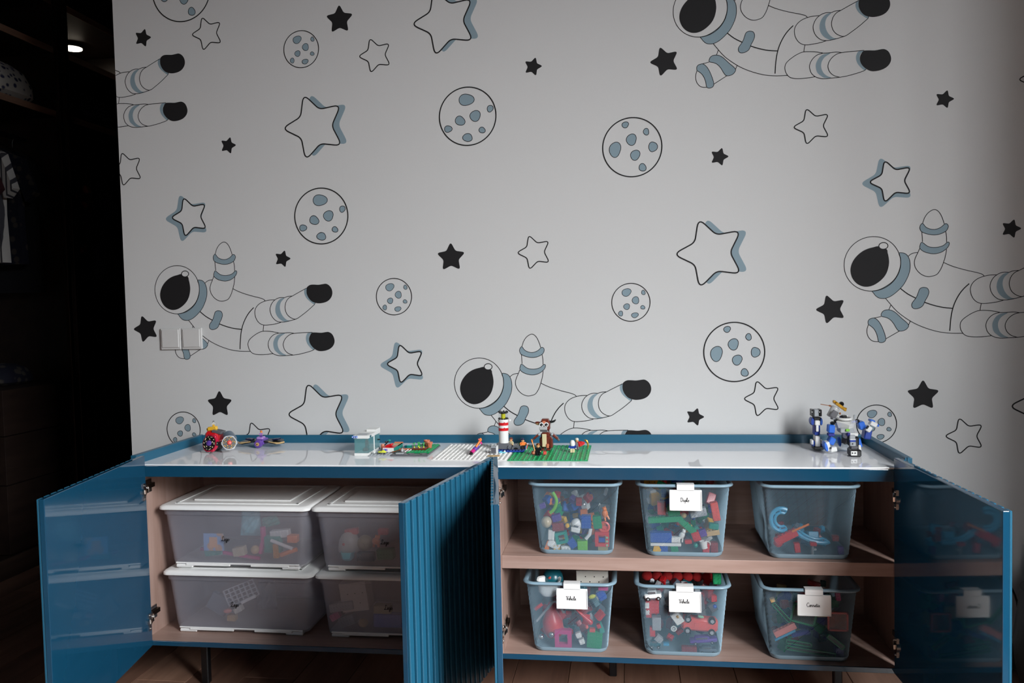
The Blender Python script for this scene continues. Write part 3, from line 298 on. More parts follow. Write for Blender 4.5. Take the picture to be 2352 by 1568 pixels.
BOXTOYS=[('g', 'card', 0.1743, 0.068, 0.3974, 0.0582, 0.0478, 0, 'cardblue', 'blue and white patterned card with a tan window'), ('g', 'bag', 0.2635, 0.092, 0.4434, 0.0581, 0.0788, 0, 'aqua', 'pale aqua bag'), ('g', 'bag', 0.3257, 0.092, 0.4483, 0.0494, 0.0288, 15, 'teal', 'teal pouch'), ('g', 'tube', 0.3066, 0.082, 0.3996, 0.0185, 0.074, -8, 'magenta', 'magenta strap hanging down'), ('g', 'tube', 0.2132, 0.082, 0.3603, 0.1749, 0.0125, -8, 'magenta', 'long magenta strap along the bottom'), ('g', 'brick', 0.2426, 0.074, 0.3693, 0.0331, 0.0248, 10, 'beige', 'beige brick'), ('g', 'ball', 0.2881, 0.074, 0.3741, 0.0247, 0.0247, 0, 'tan', 'tan ball'), ('g', 'brick', 0.3401, 0.078, 0.3896, 0.045, 0.045, 0, 'teal', 'teal block'), ('g', 'tube', 0.3703, 0.07, 0.3925, 0.065, 0.0114, -20, 'white', 'white rod'), ('g', 'brick', 0.3524, 0.072, 0.374, 0.0147, 0.0387, 3, 'amber', 'amber strip'), ('g', 'tube', 0.388, 0.074, 0.3701, 0.0487, 0.0146, 20, 'orange', 'orange rod'), ('g', 'brick', 0.396, 0.082, 0.4051, 0.0285, 0.0203, 0, 'orange', 'orange block'), ('g', 'brick', 0.1678, 0.074, 0.3678, 0.0501, 0.0209, 8, 'teal', 'teal piece below the card'), ('g', 'brick', 0.3575, 0.087, 0.4167, 0.0532, 0.0205, 5, 'white', 'white block'), ('h', 'dome', 0.5515, 0.074, 0.3966, 0.0596, 0.0517, 0, 'offwhite', 'white toy helmet'), ('h', 'bowl', 0.5558, 0.07, 0.3643, 0.0357, 0.0238, 0, 'aqua', 'aqua toy bowl'), ('h', 'ball', 0.5948, 0.092, 0.3901, 0.0438, 0.0438, 0, 'khaki', 'khaki ball'), ('h', 'animal', 0.6321, 0.082, 0.4014, 0.0276, 0.0316, 0, 'orange', 'orange figure'), ('h', 'brick', 0.6514, 0.092, 0.4259, 0.0277, 0.0158, 0, 'red', 'red brick'), ('h', 'brick', 0.6051, 0.076, 0.3603, 0.0474, 0.0237, 0, 'tealdark', 'dark teal block'), ('h', 'brick', 0.6586, 0.082, 0.3672, 0.0472, 0.0276, 4, 'green', 'green block'), ('h', 'brick', 0.5584, 0.102, 0.4216, 0.0362, 0.0161, 8, 'coral', 'coral block'), ('i', 'lattice', 0.2377, 0.074, 0.2485, 0.0954, 0.0456, 22, 'clearwhite', 'clear slotted toy ladder'), ('i', 'tube', 0.2692, 0.068, 0.2385, 0.0453, 0.0107, 25, 'white', 'white stick'), ('i', 'ball', 0.2036, 0.072, 0.2018, 0.025, 0.0125, 5, 'pink', 'pink bead'), ('i', 'brick', 0.235, 0.072, 0.2075, 0.0249, 0.0166, 30, 'offwhite', 'off white block'), ('i', 'plate', 0.1685, 0.092, 0.214, 0.059, 0.0506, -30, 'slate', 'slate grey plate'), ('i', 'brick', 0.2142, 0.074, 0.1823, 0.025, 0.0167, 0, 'tan', 'tan block'), ('i', 'bag', 0.2934, 0.112, 0.2303, 0.0544, 0.0837, 0, 'slate', 'slate grey bag'), ('j', 'carton', 0.5676, 0.082, 0.2488, 0.0758, 0.0798, 8, 'offwhite', 'off white carton'), ('j', 'brick', 0.5329, 0.076, 0.2227, 0.068, 0.024, 10, 'grey', 'grey slab'), ('j', 'brick', 0.5147, 0.074, 0.1956, 0.0281, 0.018, 30, 'magenta', 'magenta piece'), ('j', 'brick', 0.6627, 0.076, 0.1878, 0.0788, 0.0354, 0, 'blue', 'blue block'), ('j', 'brick', 0.646, 0.082, 0.216, 0.0475, 0.0237, 0, 'khaki', 'khaki block'), ('j', 'brick', 0.5476, 0.076, 0.1841, 0.044, 0.028, 20, 'slate', 'slate grey block'), ('j', 'ball', 0.5919, 0.074, 0.1786, 0.0278, 0.0238, 0, 'tan', 'tan ball')]
ROBOT=[('cockpit', 1.8752, 0.19, 0.7016, 0.0497, 0.052, 0.0217, -10, 'white', 'hull'), ('cockpit_rim', 1.876, 0.205, 0.7142, 0.0333, 0.046, 0.0156, 0, 'white', 'ring'), ('pilot_well', 1.8754, 0.203, 0.7112, 0.0208, 0.03, 0.0094, 0, 'greydark', 'box'), ('visor_trim', 1.8803, 0.222, 0.7162, 0.0252, 0.006, 0.0052, 0, 'indigo', 'box'), ('seat_spike', 1.873, 0.214, 0.7185, 0.0042, 0.006, 0.0073, 0, 'black', 'box'), ('seat_spike', 1.8814, 0.214, 0.719, 0.0042, 0.006, 0.0084, 0, 'black', 'box'), ('chin', 1.8751, 0.19, 0.688, 0.0342, 0.04, 0.0114, 0, 'grey', 'box'), ('belly', 1.8776, 0.2, 0.682, 0.0312, 0.035, 0.0052, 0, 'indigo', 'box'), ('chest_lamp', 1.8746, 0.168, 0.6903, 0.0092, 0.006, 0.0061, 0, 'lime', 'box'), ('neck', 1.8773, 0.21, 0.7201, 0.0094, 0.02, 0.0063, 0, 'black', 'box'), ('shoulder', 1.8443, 0.195, 0.7048, 0.0125, 0.02, 0.0094, 0, 'black', 'ball'), ('shoulder', 1.8528, 0.2, 0.7095, 0.0083, 0.02, 0.0094, 0, 'black', 'ball'), ('upper_arm', 1.8386, 0.19, 0.6913, 0.0156, 0.026, 0.0208, -4, 'azure', 'box'), ('elbow', 1.8387, 0.19, 0.676, 0.0156, 0.02, 0.0073, 0, 'indigo', 'box'), ('forearm', 1.838, 0.185, 0.6604, 0.0156, 0.026, 0.0187, -25, 'azure', 'box'), ('fist_guard', 1.8212, 0.178, 0.6475, 0.0083, 0.03, 0.028, 15, 'azure', 'disc'), ('fist', 1.8264, 0.178, 0.6486, 0.0104, 0.028, 0.0228, 15, 'white', 'box'), ('finger', 1.8394, 0.172, 0.6409, 0.0165, 0.02, 0.0124, 10, 'white', 'box'), ('finger_hole', 1.8314, 0.16, 0.6452, 0.0025, 0.004, 0.0062, 0, 'black', 'box'), ('shoulder', 1.9087, 0.205, 0.7086, 0.0114, 0.02, 0.0114, 0, 'black', 'ball'), ('antenna', 1.902, 0.205, 0.7185, 0.0042, 0.006, 0.0125, 0, 'grey', 'box'), ('antenna', 1.85, 0.21, 0.7147, 0.0136, 0.01, 0.0063, -15, 'grey', 'box'), ('upper_arm', 1.918, 0.205, 0.6976, 0.0155, 0.026, 0.0207, 18, 'azure', 'box'), ('forearm', 1.9346, 0.215, 0.673, 0.0177, 0.03, 0.025, -10, 'cobalt', 'box'), ('fist', 1.9322, 0.195, 0.6904, 0.0134, 0.024, 0.0154, -35, 'white', 'box'), ('knuckle', 1.9264, 0.178, 0.6962, 0.0041, 0.006, 0.0092, -35, 'black', 'box'), ('hand_shield', 1.9489, 0.21, 0.7001, 0.0176, 0.02, 0.0114, -30, 'white', 'box'), ('hand_trim', 1.9472, 0.215, 0.7081, 0.0124, 0.02, 0.0062, -20, 'azure', 'box'), ('hand_trim', 1.9617, 0.215, 0.696, 0.0052, 0.012, 0.0062, 0, 'azure', 'box'), ('thigh', 1.8879, 0.18, 0.6787, 0.0247, 0.03, 0.0082, 0, 'white', 'box'), ('thigh_trim', 1.8764, 0.175, 0.6795, 0.0062, 0.028, 0.0092, -8, 'indigo', 'box'), ('thigh_trim', 1.874, 0.19, 0.6738, 0.0072, 0.02, 0.0145, 0, 'white', 'box'), ('leg_shell', 1.8888, 0.172, 0.6616, 0.0236, 0.03, 0.0266, 0, 'black', 'box'), ('shin', 1.8829, 0.155, 0.6741, 0.0132, 0.008, 0.0122, 0, 'grey', 'box'), ('shin_band', 1.8828, 0.153, 0.6653, 0.0142, 0.008, 0.0061, 0, 'cobalt', 'box'), ('shin_band', 1.8828, 0.153, 0.6688, 0.0142, 0.009, 0.0022, 0, 'white', 'box'), ('knee_plate', 1.883, 0.152, 0.6574, 0.0142, 0.008, 0.0112, 0, 'grey', 'box'), ('knee_bolt', 1.8817, 0.147, 0.6583, 0.0034, 0.003, 0.0034, 0, 'black', 'disc'), ('ankle', 1.8866, 0.16, 0.6485, 0.0163, 0.025, 0.0061, 0, 'greydark', 'box'), ('calf_wing', 1.9036, 0.17, 0.6576, 0.0092, 0.014, 0.0225, 14, 'azure', 'box'), ('calf_wing', 1.9022, 0.165, 0.6466, 0.0061, 0.014, 0.0133, 5, 'white', 'box'), ('foot', 1.8865, 0.152, 0.6354, 0.0254, 0.04, 0.0183, 0, 'black', 'box'), ('toe', 1.8804, 0.131, 0.6372, 0.0151, 0.004, 0.0111, 0, 'white', 'box'), ('toe_bolt', 1.8764, 0.128, 0.6382, 0.0032, 0.003, 0.0032, 0, 'black', 'disc'), ('toe_bolt', 1.8829, 0.128, 0.6382, 0.0032, 0.003, 0.0032, 0, 'black', 'disc'), ('back_leg', 1.8844, 0.235, 0.6576, 0.0095, 0.025, 0.0275, 0, 'black', 'box'), ('back_leg_plate', 1.8789, 0.222, 0.6531, 0.0116, 0.006, 0.0116, 0, 'greydark', 'box'), ('wheel_guard', 1.8706, 0.235, 0.6498, 0.0085, 0.014, 0.0275, 8, 'azure', 'disc'), ('helmet', 1.8472, 0.2, 0.7331, 0.0261, 0.03, 0.0313, -28, 'silver', 'drum'), ('helmet_face', 1.8447, 0.179, 0.7305, 0.0155, 0.006, 0.0186, -32, 'greydark', 'box'), ('hat_brim', 1.8634, 0.2, 0.7494, 0.0312, 0.03, 0.0073, -38, 'gold', 'box'), ('hat_wing', 1.856, 0.195, 0.7561, 0.0125, 0.02, 0.0062, -55, 'gold', 'disc'), ('hat_wing', 1.8684, 0.195, 0.7451, 0.0135, 0.02, 0.0062, -25, 'gold', 'disc'), ('hat_tip', 1.85, 0.2, 0.761, 0.0063, 0.012, 0.0063, -20, 'gold', 'box'), ('hat_tip', 1.8769, 0.2, 0.7401, 0.0052, 0.012, 0.0093, -10, 'gold', 'box'), ('top_ball', 1.8669, 0.195, 0.755, 0.0124, 0.02, 0.0124, 0, 'black', 'ball'), ('sword', 1.828, 0.2, 0.7518, 0.0251, 0.003, 0.0017, -10, 'copper', 'box'), ('sword_grip', 1.8395, 0.2, 0.7496, 0.0052, 0.005, 0.0042, -10, 'copper', 'box'), ('jewel', 1.8619, 0.19, 0.7306, 0.0047, 0.006, 0.0057, 20, 'copper', 'ball')]
TOWER=[('foot', 1.8152, 0.235, 0.6341, 0.0245, 0.035, 0.0085, 0, 'black', 'box'), ('shin', 1.8132, 0.235, 0.6509, 0.0128, 0.03, 0.0309, 0, 'white', 'box'), ('side_wheel', 1.8035, 0.24, 0.6456, 0.0096, 0.03, 0.0182, 0, 'cobalt', 'disc'), ('side_wheel', 1.826, 0.24, 0.6456, 0.0085, 0.03, 0.0182, 0, 'cobalt', 'disc'), ('wheel_cap', 1.7997, 0.232, 0.6492, 0.0053, 0.02, 0.0117, 0, 'white', 'box'), ('wheel_cap', 1.8237, 0.232, 0.6503, 0.0043, 0.02, 0.0096, 0, 'white', 'box'), ('knee', 1.8131, 0.24, 0.6725, 0.0134, 0.028, 0.0096, 0, 'cobalt', 'box'), ('thigh_side', 1.8086, 0.24, 0.6848, 0.0043, 0.026, 0.0182, 0, 'indigo', 'box'), ('thigh_side', 1.8183, 0.24, 0.6848, 0.0043, 0.026, 0.0182, 0, 'cobalt', 'box'), ('thigh', 1.8121, 0.235, 0.6867, 0.0064, 0.03, 0.0171, 0, 'white', 'box'), ('hip_plate', 1.8127, 0.235, 0.7013, 0.0128, 0.03, 0.0128, 0, 'white', 'box'), ('hip_disc', 1.8013, 0.24, 0.7039, 0.0096, 0.03, 0.0214, 0, 'cobalt', 'disc'), ('hip_disc', 1.824, 0.24, 0.7038, 0.0064, 0.03, 0.0213, 0, 'azure', 'disc'), ('joint', 1.8131, 0.24, 0.7117, 0.016, 0.025, 0.0085, 0, 'black', 'box'), ('clamp', 1.8027, 0.24, 0.7269, 0.0064, 0.025, 0.0182, 0, 'black', 'box'), ('clamp', 1.822, 0.24, 0.7268, 0.0064, 0.025, 0.0181, 0, 'black', 'box'), ('head', 1.8121, 0.24, 0.7263, 0.0123, 0.022, 0.0192, 0, 'grey', 'box'), ('clamp_bolt', 1.8, 0.226, 0.7299, 0.0028, 0.003, 0.0028, 0, 'white', 'disc'), ('clamp_bolt', 1.8189, 0.226, 0.7298, 0.0028, 0.003, 0.0028, 0, 'white', 'disc')]


# ------------------------------------------------------------------ room shell
X0, X1, Y0, Y1, H = -1.66, XR, -3.3, 3.0, 2.62
XL = -1.12           # face of the wardrobe run
WX = -0.2473         # free end of the wallpapered wall
floor = MB(); floor.box(X0-.1, Y0-.1, -.03, X1+.1, Y1+.1, -.0045, 'floor_b'); floor = struct(floor.build('floor'))
pl = {}
wid = .152; x = XL-.02; c = 0
while x < X1:
    y = Y0 - random.uniform(0, 1.0)
    while y < Y1:
        L = 1.15; a, b = max(y, Y0), min(y+L, Y1)
        if b-a > .05:
            key = (round(b-a, 3), c % 3)
            if key not in pl:
                mb = MB(); mb.rbox((wid/2, (b-a)/2, -.0025), (wid-.0014, b-a-.0014, .005), ('floor_a', 'floor_b', 'floor_c')[c % 3], .2); o = mb.build('plank', floor); pl[key] = o
            else: o = child_copy(pl[key], floor)
            o.location = Vector((x, a, 0))*SC
        y += L; c += random.choice((1, 2))
    x += wid; c += 1
mb = MB(); mb.box(X0-.1, Y0-.1, H, X1+.2, Y1+.1, H+.05, 'ceiling_paint'); struct(mb.build('ceiling'))
mb = MB(); mb.box(WX, WALL_Y, 0, X1+.2, WALL_Y+.12, H, 'wall_paper'); wall = struct(mb.build('wall_back'))
mb = MB(); mb.box(X0-.1, Y0-.1, 0, X1+.1, Y0, H, 'plain_wall'); struct(mb.build('wall_front'))
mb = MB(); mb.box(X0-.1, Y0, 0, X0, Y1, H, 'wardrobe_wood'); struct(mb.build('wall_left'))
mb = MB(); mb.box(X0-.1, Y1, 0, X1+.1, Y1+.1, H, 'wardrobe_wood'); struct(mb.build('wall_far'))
w0, w1, z0, z1 = WIN
mb = MB()
for b in ((Y0, 0, w0, H), (w1, 0, Y1, H), (w0, 0, w1, z0), (w0, z1, w1, H)): mb.box(X1, b[0], b[1], X1+.08, b[2], b[3], 'plain_wall')
wr = struct(mb.build('wall_right'))
mb = MB(); t = .025
for b in ((w0, z0, w0+t, z1), (w1-t, z0, w1, z1), (w0, z0, w1, z0+t), (w0, z1-t, w1, z1), ((w0+w1)/2-t/2, z0, (w0+w1)/2+t/2, z1)): mb.box(X1+.045, b[0], b[1], X1+.08, b[2], b[3], 'white_plastic')
wn = struct(mb.build('window_1'))
mb = MB(); mb.box(X1-.02, w0-.04, z0-.025, X1+.02, w1+.04, z0, 'white_plastic'); mb.build('window_sill', wn)
mb = MB(); mb.box(X1+.3, -40, -3.2, 45, 40, -3.0, 'outside_dark'); struct(mb.build('ground'))  # unseen slab added to stop sky light rising through the window
mb = MB(); mb.box(X1+3.2, -14, -3.0, X1+6, 10, 2.2, 'outside_dark'); tag(mb.build('neighbour_building'), 'dark neighbouring building outside the window', 'building')  # unseen block added to cut low sky, so the upper wall stays dimmer
mb = MB(); mb.box(WX+.001, WALL_Y-.008, .0, X1-.001, WALL_Y, .07, 'plain_wall'); struct(mb.build('baseboard_back'))

# ------------------------------------------------------------------ wallpaper print
YF, YT, YL = WALL_Y-.0003, WALL_Y-.0005, WALL_Y-.0008
def clip_left(poly, xm):
    out = []
    for i, p in enumerate(poly):
        q = poly[(i+1) % len(poly)]
        if p[0] >= xm: out.append(p)
        if (p[0] >= xm) != (q[0] >= xm):
            t = (xm-p[0])/(q[0]-p[0]); out.append((xm, p[1]+t*(q[1]-p[1])))
    return out
def fill(mb, pts, y, m):
    pts = clip_left(pts, WX+.0005)
    if len(pts) > 2: mb.add([(x, y, z) for x, z in pts], [tuple(range(len(pts)))], m)
def line(mb, pts, w, y, m, closed=False):
    n = len(pts); L = []; R = []
    for i in range(n):
        a = Vector(pts[i-1] if (closed or i) else pts[i]); b = Vector(pts[(i+1) % n] if (closed or i < n-1) else pts[i]); d = (b-a)
        if d.length < 1e-9: d = Vector((1, 0))
        d.normalize(); nx, nz = -d[1]*w/2, d[0]*w/2
        L.append((pts[i][0]+nx, pts[i][1]+nz)); R.append((pts[i][0]-nx, pts[i][1]-nz))
    for i in range(n if closed else n-1):
        j = (i+1) % n; q = [L[i], L[j], R[j], R[i]]
        if max(p[0] for p in q) < WX+.001: continue
        q = [(max(p[0], WX+.0005), p[1]) for p in q]
        mb.add([(x, y, z) for x, z in q], [(0, 1, 2, 3)], m)
for hx, hz in ASTRO_AT:
    mb = MB()
    for k, pts in ASTRO:
        pts = [(hx+a, hz+b) for a, b in pts]
        if k in 'FTKLH':
            P = smooth_path(pts, True, 3)
            if k == 'F': fill(mb, P, YF, 'print_teal'); line(mb, P, .0017, YT, 'print_black', True)
            elif k == 'T': fill(mb, P, YF, 'print_teal')
            elif k == 'K': fill(mb, P, YT, 'print_black')
            elif k == 'L': line(mb, P, .0019, YT, 'print_black', True)
            else: fill(mb, P, YL, 'wall_paper'); line(mb, P, .0024, YL-.0002, 'print_black', True)
        else: line(mb, smooth_path(pts, False, 3), .0019 if k == 'O' else .0029, YT, 'print_black')
    if mb.f: mb.build('printed_astronaut', wall)
def star(cx, cz, R, ang, grow=0):
    tip, inn = 1.17*R+grow*1.6, .60*R+grow*1.05; pts = []
    for k in range(10):
        a = math.radians(ang)+k*math.pi/5; r = tip if k % 2 == 0 else inn; pts.append((cx+r*math.cos(a), cz+r*math.sin(a)))
    out = []
    for k in range(10):
        p, c, n = Vector(pts[k-1]), Vector(pts[k]), Vector(pts[(k+1) % 10]); f = .36 if k % 2 == 0 else .2
        a, b = c.lerp(p, f), c.lerp(n, f)
        for j in range(7): t = j/6; q = a*(1-t)**2 + c*2*t*(1-t) + b*t*t; out.append((q[0], q[1]))
    return out
for cx, cz, R, ang, k in STARS:
    mb = MB(); P = star(cx, cz, R, ang)
    if k == 'k': fill(mb, P, YT, 'print_black')
    else:
        if k == 'b': fill(mb, star(cx+.235*R, cz+.03*R, R, ang), YF, 'print_teal')
        if k == 's': fill(mb, star(cx-.15*R, cz-.06*R, R, ang, .17*R), YF, 'print_teal')
        fill(mb, P, YT, 'wall_paper'); line(mb, P, .0038 if k in 'bs' else .0030, YL, 'print_black', True)
    if mb.f: mb.build('printed_star', wall)
for cx, cz, R, k in PLANETS:
    mb = MB(); line(mb, [(cx+R*math.cos(t*math.pi/36), cz+R*math.sin(t*math.pi/36)) for t in range(72)], .0034 if k < 2 else .0024, YL, 'print_black', True)
    rnd = random.Random(k*7+3)
    for a, b, p, q in CRATERS[k]:
        ph = rnd.uniform(0, 6.28); am = rnd.uniform(.05, .1)
        P = [(cx+R*(a+p*math.cos(t)*(1+am*math.sin(2*t+ph)+.05*math.sin(3*t+ph))), cz-R*(b+q*math.sin(t)*(1+am*math.sin(2*t+ph)+.05*math.sin(3*t+ph)))) for t in [i*math.pi/14 for i in range(28)]]
        fill(mb, P, YF, 'print_teal'); line(mb, P, .0018 if k < 2 else .0014, YT, 'print_black', True)
    mb.build('printed_planet', wall)
# light switches
for i, (a, lab) in enumerate(((-.1289, 'white light switch nearer the dark wardrobe, in a double plate'), (-.0586, 'white light switch over the astronaut arm, in a double plate'))):
    t = thing('light_switch', (a+.033, WALL_Y, T+.325), lab, 'switch', 'pair of light switches')
    mb = MB(); mb.rbox((a+.0335, WALL_Y-.004, T+.325), (.067, .0078, .0665), 'switch_plastic', .2); mb.build('frame', t)
    mb = MB(); mb.rbox((a+.0335, WALL_Y-.0088, T+.3265), (.0555, .004, .0555), 'switch_plastic', .25); mb.build('rocker', t)

# ------------------------------------------------------------------ cabinet
CW = 1.96; ZB = T-.4963; ZF = T-.4837; ZL = T+.0236; ZA = T-.034; YB = .352
ZS = T-.231; DW = .4955
cab = thing('sideboard', (CW/2, .17, 0), 'long blue sideboard with four open slatted doors and a white tray top', 'cabinet')
def part(name, *bs, bevel=.0012):
    mb = MB()
    for b in bs: mb.box(*b)
    return mb.build(name, cab, bevel=bevel)
part('side_panel', (-.017, 0, ZB, -.0045, YB, ZL, 'blue_satin'), (-.0045, 0, T-.002, 0, YB, ZL, 'blue_satin'))
part('side_panel', (CW+.0045, 0, ZB, CW+.017, YB, ZL, 'blue_satin'), (CW, 0, T-.002, CW+.0045, YB, ZL, 'blue_satin'))
part('side_lining', (-.0045, .0005, ZF, 0, .34, T-.01, 'oak_z'), bevel=0); part('side_lining', (CW, .0005, ZF, CW+.0045, .34, T-.01, 'oak_z'), bevel=0)
part('back_rail', (0, .343, T-.03, CW, YB, ZL, 'blue_satin'))
part('worktop', (0, .0008, T-.004, CW, .343, T, 'white_gloss'), bevel=.0008)
part('apron', (0, 0, ZA, CW, .014, T-.0042, 'blue_gloss'))
part('top_board', (0, .014, ZA, CW, .34, T-.0042, 'oak_x'), bevel=0)
part('bottom_board', (-.0045, .004, ZB+.001, CW+.0045, .34, ZF, 'oak_x'), bevel=0)
part('bottom_edge', (-.0045, 0, ZB, CW+.0045, .004, ZF, 'blue_gloss'), bevel=.0006)
part('back_panel', (-.0045, .34, ZB, CW+.0045, .343, T-.03, 'oak_x'), bevel=0)
part('partition', (.966, .001, ZF, .990, .34, ZA, 'oak_z'), bevel=.0008)
part('shelf', (.990, .006, T-.264, CW, .338, ZS, 'oak_x'))
leg0 = None
for lx, ly in ((.139, .067), (CW-.139, .067), (1.262, .215), (.70, .215), (.139, .31), (CW-.139, .31)):
    mb = MB(); mb.rbox((lx, ly, ZB/2), (.0205, .0205, ZB), 'black_metal', .12); mb.box(lx-.02, ly-.02, ZB-.004, lx+.02, ly+.02, ZB, 'black_metal'); mb.build('leg', cab)
# doors: hinge x, hinge y, angle, side of the outer face
slat_me = None; NS = 18; pitch = DW/NS; dh = ZL-ZB
def hinge(px, zc, d, inn, sx):
    """cup plate on the door face and an arm reaching to the carcass wall sx"""
    mb = MB(); P = lambda u, w, z: tuple(Vector((px[0], px[1], 0)) + d*u + inn*w + Vector((0, 0, z)))
    c = P(.016, .0015, zc); R = Matrix((d, inn, Vector((0, 0, 1)))).transposed()
    mb.cbox(c, (.011, .003, .046), 'chrome', R); mb.cyl(P(.016, .0, zc), P(.016, .0045, zc), .0115, 'chrome', n=18)
    for s in (-.018, .018): mb.ball(P(.016, .0035, zc+s), .0026, 'chrome', 8, 6)
    e = Vector((sx, .034, zc+.004)); a = Vector(P(.014, .004, zc)); mid = a.lerp(e, .45)+inn*.006
    for p, q, w in ((a, mid, .011), (mid, e, .013)):
        v = (q-p); u = v.normalized(); k = u.cross(Vector((0, 0, 1))).normalized(); R2 = Matrix((u, k, u.cross(k))).transposed()
        mb.cbox(tuple((p+q)/2), (v.length+.004, .006, w), 'chrome', R2)
    mb.cyl(tuple(mid-Vector((0, 0, .009))), tuple(mid+Vector((0, 0, .009))), .0034, 'chrome', n=10)
    s = 1 if sx < (.5 if px[0] < .97 else 1.5) else -1
    mb.box(min(sx, sx+s*.004), .022, zc-.014, max(sx, sx+s*.004), .058, zc+.022, 'chrome'); mb.box(min(sx, sx+s*.009), .026, zc-.002, max(sx, sx+s*.009), .066, zc+.010, 'bronze_metal')
    mb.build('hinge', cab)
for px, py, ang, outs, sx, lab in ((.0244, -.0006, .17, -1, 0., None), (.9671, -.0006, -.2025, 1, .966, None), (.9874, -.0006, .1635, -1, .990, None), (1.9353, -.0006, .0561, 1, CW, None)):
    d = Vector((math.sin(ang), -math.cos(ang), 0)); n1 = Vector((math.cos(ang), math.sin(ang), 0)); o_ = n1*outs
    M = Matrix(((d.x, o_.x, 0, px), (d.y, o_.y, 0, py), (0, 0, 1, ZB), (0, 0, 0, 1)))
    mb = MB(); mb.M = M; mb.box(0, 0, 0, DW, .0115, dh, 'blue_gloss'); door = mb.build('door', cab, bevel=.0012)
    if slat_me is None:
        mb = MB(); mb.box(0, .0115, 0, .0172, .0168, dh, 'blue_satin'); s0 = mb.build('slat', at=(0, 0, 0)); slat_me = s0.data; bpy.data.objects.remove(s0)
    for k in range(NS):
        o = bpy.data.objects.new('slat', slat_me); COL.objects.link(o); o.parent = door
        loc_ = Vector((px, py, ZB)) + d*(k*pitch+pitch-.0172-.0008) - Vector(cab['_base'])
        R3 = Matrix(((d.x, o_.x, 0), (d.y, o_.y, 0), (0, 0, 1)))
        o.matrix_basis = Matrix.Translation(loc_*SC) @ R3.to_4x4()
        b = o.modifiers.new('edge', 'BEVEL'); b.width = .001*SC; b.segments = 1
    for zc in (T-.072, T-.425): hinge((px, py), zc, d, -o_, sx)

# ------------------------------------------------------------------ lettering
GL = {'1': (.5, [[(.05, .9), (.05, 0)], [(.05, 0), (.4, 0)]]), '2': (.55, [[(0, 0), (.22, .9)], [(.22, .9), (.45, 0)], [(.1, .3), (.35, .3)]]), '3': (.55, [[(.05, 0), (.05, .9)], [(.05, .9), (.4, 0)], [(.4, 0), (.4, .9)]]), '4': (.5, [[(.4, .85), (.1, .85), (.02, .45), (.1, .05), (.4, .05)]]), '5': (.48, [[(.05, 0), (.05, .9)], [(.05, .9), (.38, .9)], [(.05, .45), (.32, .45)], [(.05, 0), (.38, 0)]]),
      'L': (.5, [[(.42, .78), (.36, .97), (.24, .98), (.19, .8), (.22, .5), (.17, .14), (.06, .0), (.0, .06), (.08, .13), (.22, .04), (.38, 0), (.5, .1)]]),
      'e': (.3, [[(.0, .12), (.14, .2), (.23, .36), (.15, .46), (.06, .34), (.06, .12), (.15, 0), (.3, .12)]]),
      'g': (.32, [[(.26, .4), (.14, .46), (.04, .26), (.1, .04), (.22, .14), (.28, .44), (.25, .0), (.18, -.36), (.06, -.38), (.12, -.12), (.32, .12)]]),
      'o': (.3, [[(.15, .45), (.04, .3), (.06, .06), (.17, 0), (.25, .16), (.22, .38), (.12, .44), (.3, .36)]]),
      'D': (.56, [[(.12, .95), (.1, .5), (.08, .02)], [(0, .9), (.25, .97), (.46, .8), (.48, .4), (.3, .06), (.02, .02)]]),
      'u': (.36, [[(.0, .4), (.04, .44), (.04, .12), (.12, 0), (.24, .14), (.27, .44), (.26, .1), (.36, .06)]]),
      'p': (.34, [[(.06, .44), (.05, 0), (.0, -.4)], [(.06, .3), (.18, .46), (.27, .28), (.2, .04), (.08, .06), (.34, .08)]]),
      'l': (.22, [[(.0, .1), (.14, .6), (.16, .95), (.08, .94), (.05, .4), (.1, .02), (.22, .1)]]),
      'V': (.5, [[(.0, .8), (.08, .95), (.16, .8), (.2, .02), (.36, .4), (.42, .85), (.38, .97), (.5, .9)]]),
      'h': (.36, [[(.0, .1), (.12, .6), (.14, .95), (.06, .9), (.05, 0)], [(.05, .25), (.17, .45), (.24, .34), (.24, .06), (.36, .08)]]),
      'i': (.2, [[(.0, .1), (.08, .44), (.07, .06), (.2, .08)], [(.09, .62), (.1, .67)]]),
      'c': (.28, [[(.24, .38), (.14, .46), (.04, .26), (.08, .04), (.28, .1)]]),
      'C': (.5, [[(.44, .8), (.36, .96), (.18, .9), (.04, .55), (.1, .1), (.3, .0), (.5, .14)]]),
      'n': (.4, [[(.0, .36), (.06, .44), (.06, 0)], [(.06, .28), (.19, .46), (.27, .32), (.27, .05), (.4, .08)]]),
      't': (.26, [[(.12, .8), (.08, .1), (.16, 0), (.26, .1)], [(-.02, .5), (.24, .52)]]),
      'x': (.32, [[(.0, .42), (.1, .38), (.2, .04), (.32, .06)], [(.26, .44), (.02, 0)]])}
def lettering(parent, text, x, y, z, h, w=None, tilt=0, name='lettering', xs=1.15, ink='print_black'):
    mb = MB(); tot = sum(GL[c][0] for c in text)*h*xs; u = x-tot/2
    for c in text:
        for st in GL[c][1]:
            P = smooth_path([(u+a*h*xs, z+b*h) for a, b in st], False, 3); n = len(P); ww = (w or h*.1)
            for i in range(n-1):
                a, b = Vector(P[i]), Vector(P[i+1]); dd = (b-a); dd = dd.normalized() if dd.length > 1e-9 else Vector((1, 0)); nx = Vector((-dd[1], dd[0]))*ww/2; e = dd*ww*.25
                q = [a-e+nx, b+e+nx, b+e-nx, a-e-nx]
                mb.add([(p[0], y-tilt*(p[1]-z), p[1]) for p in q], [(0, 1, 2, 3)], ink)
        u += GL[c][0]*h*xs
    return mb.build(name, parent)

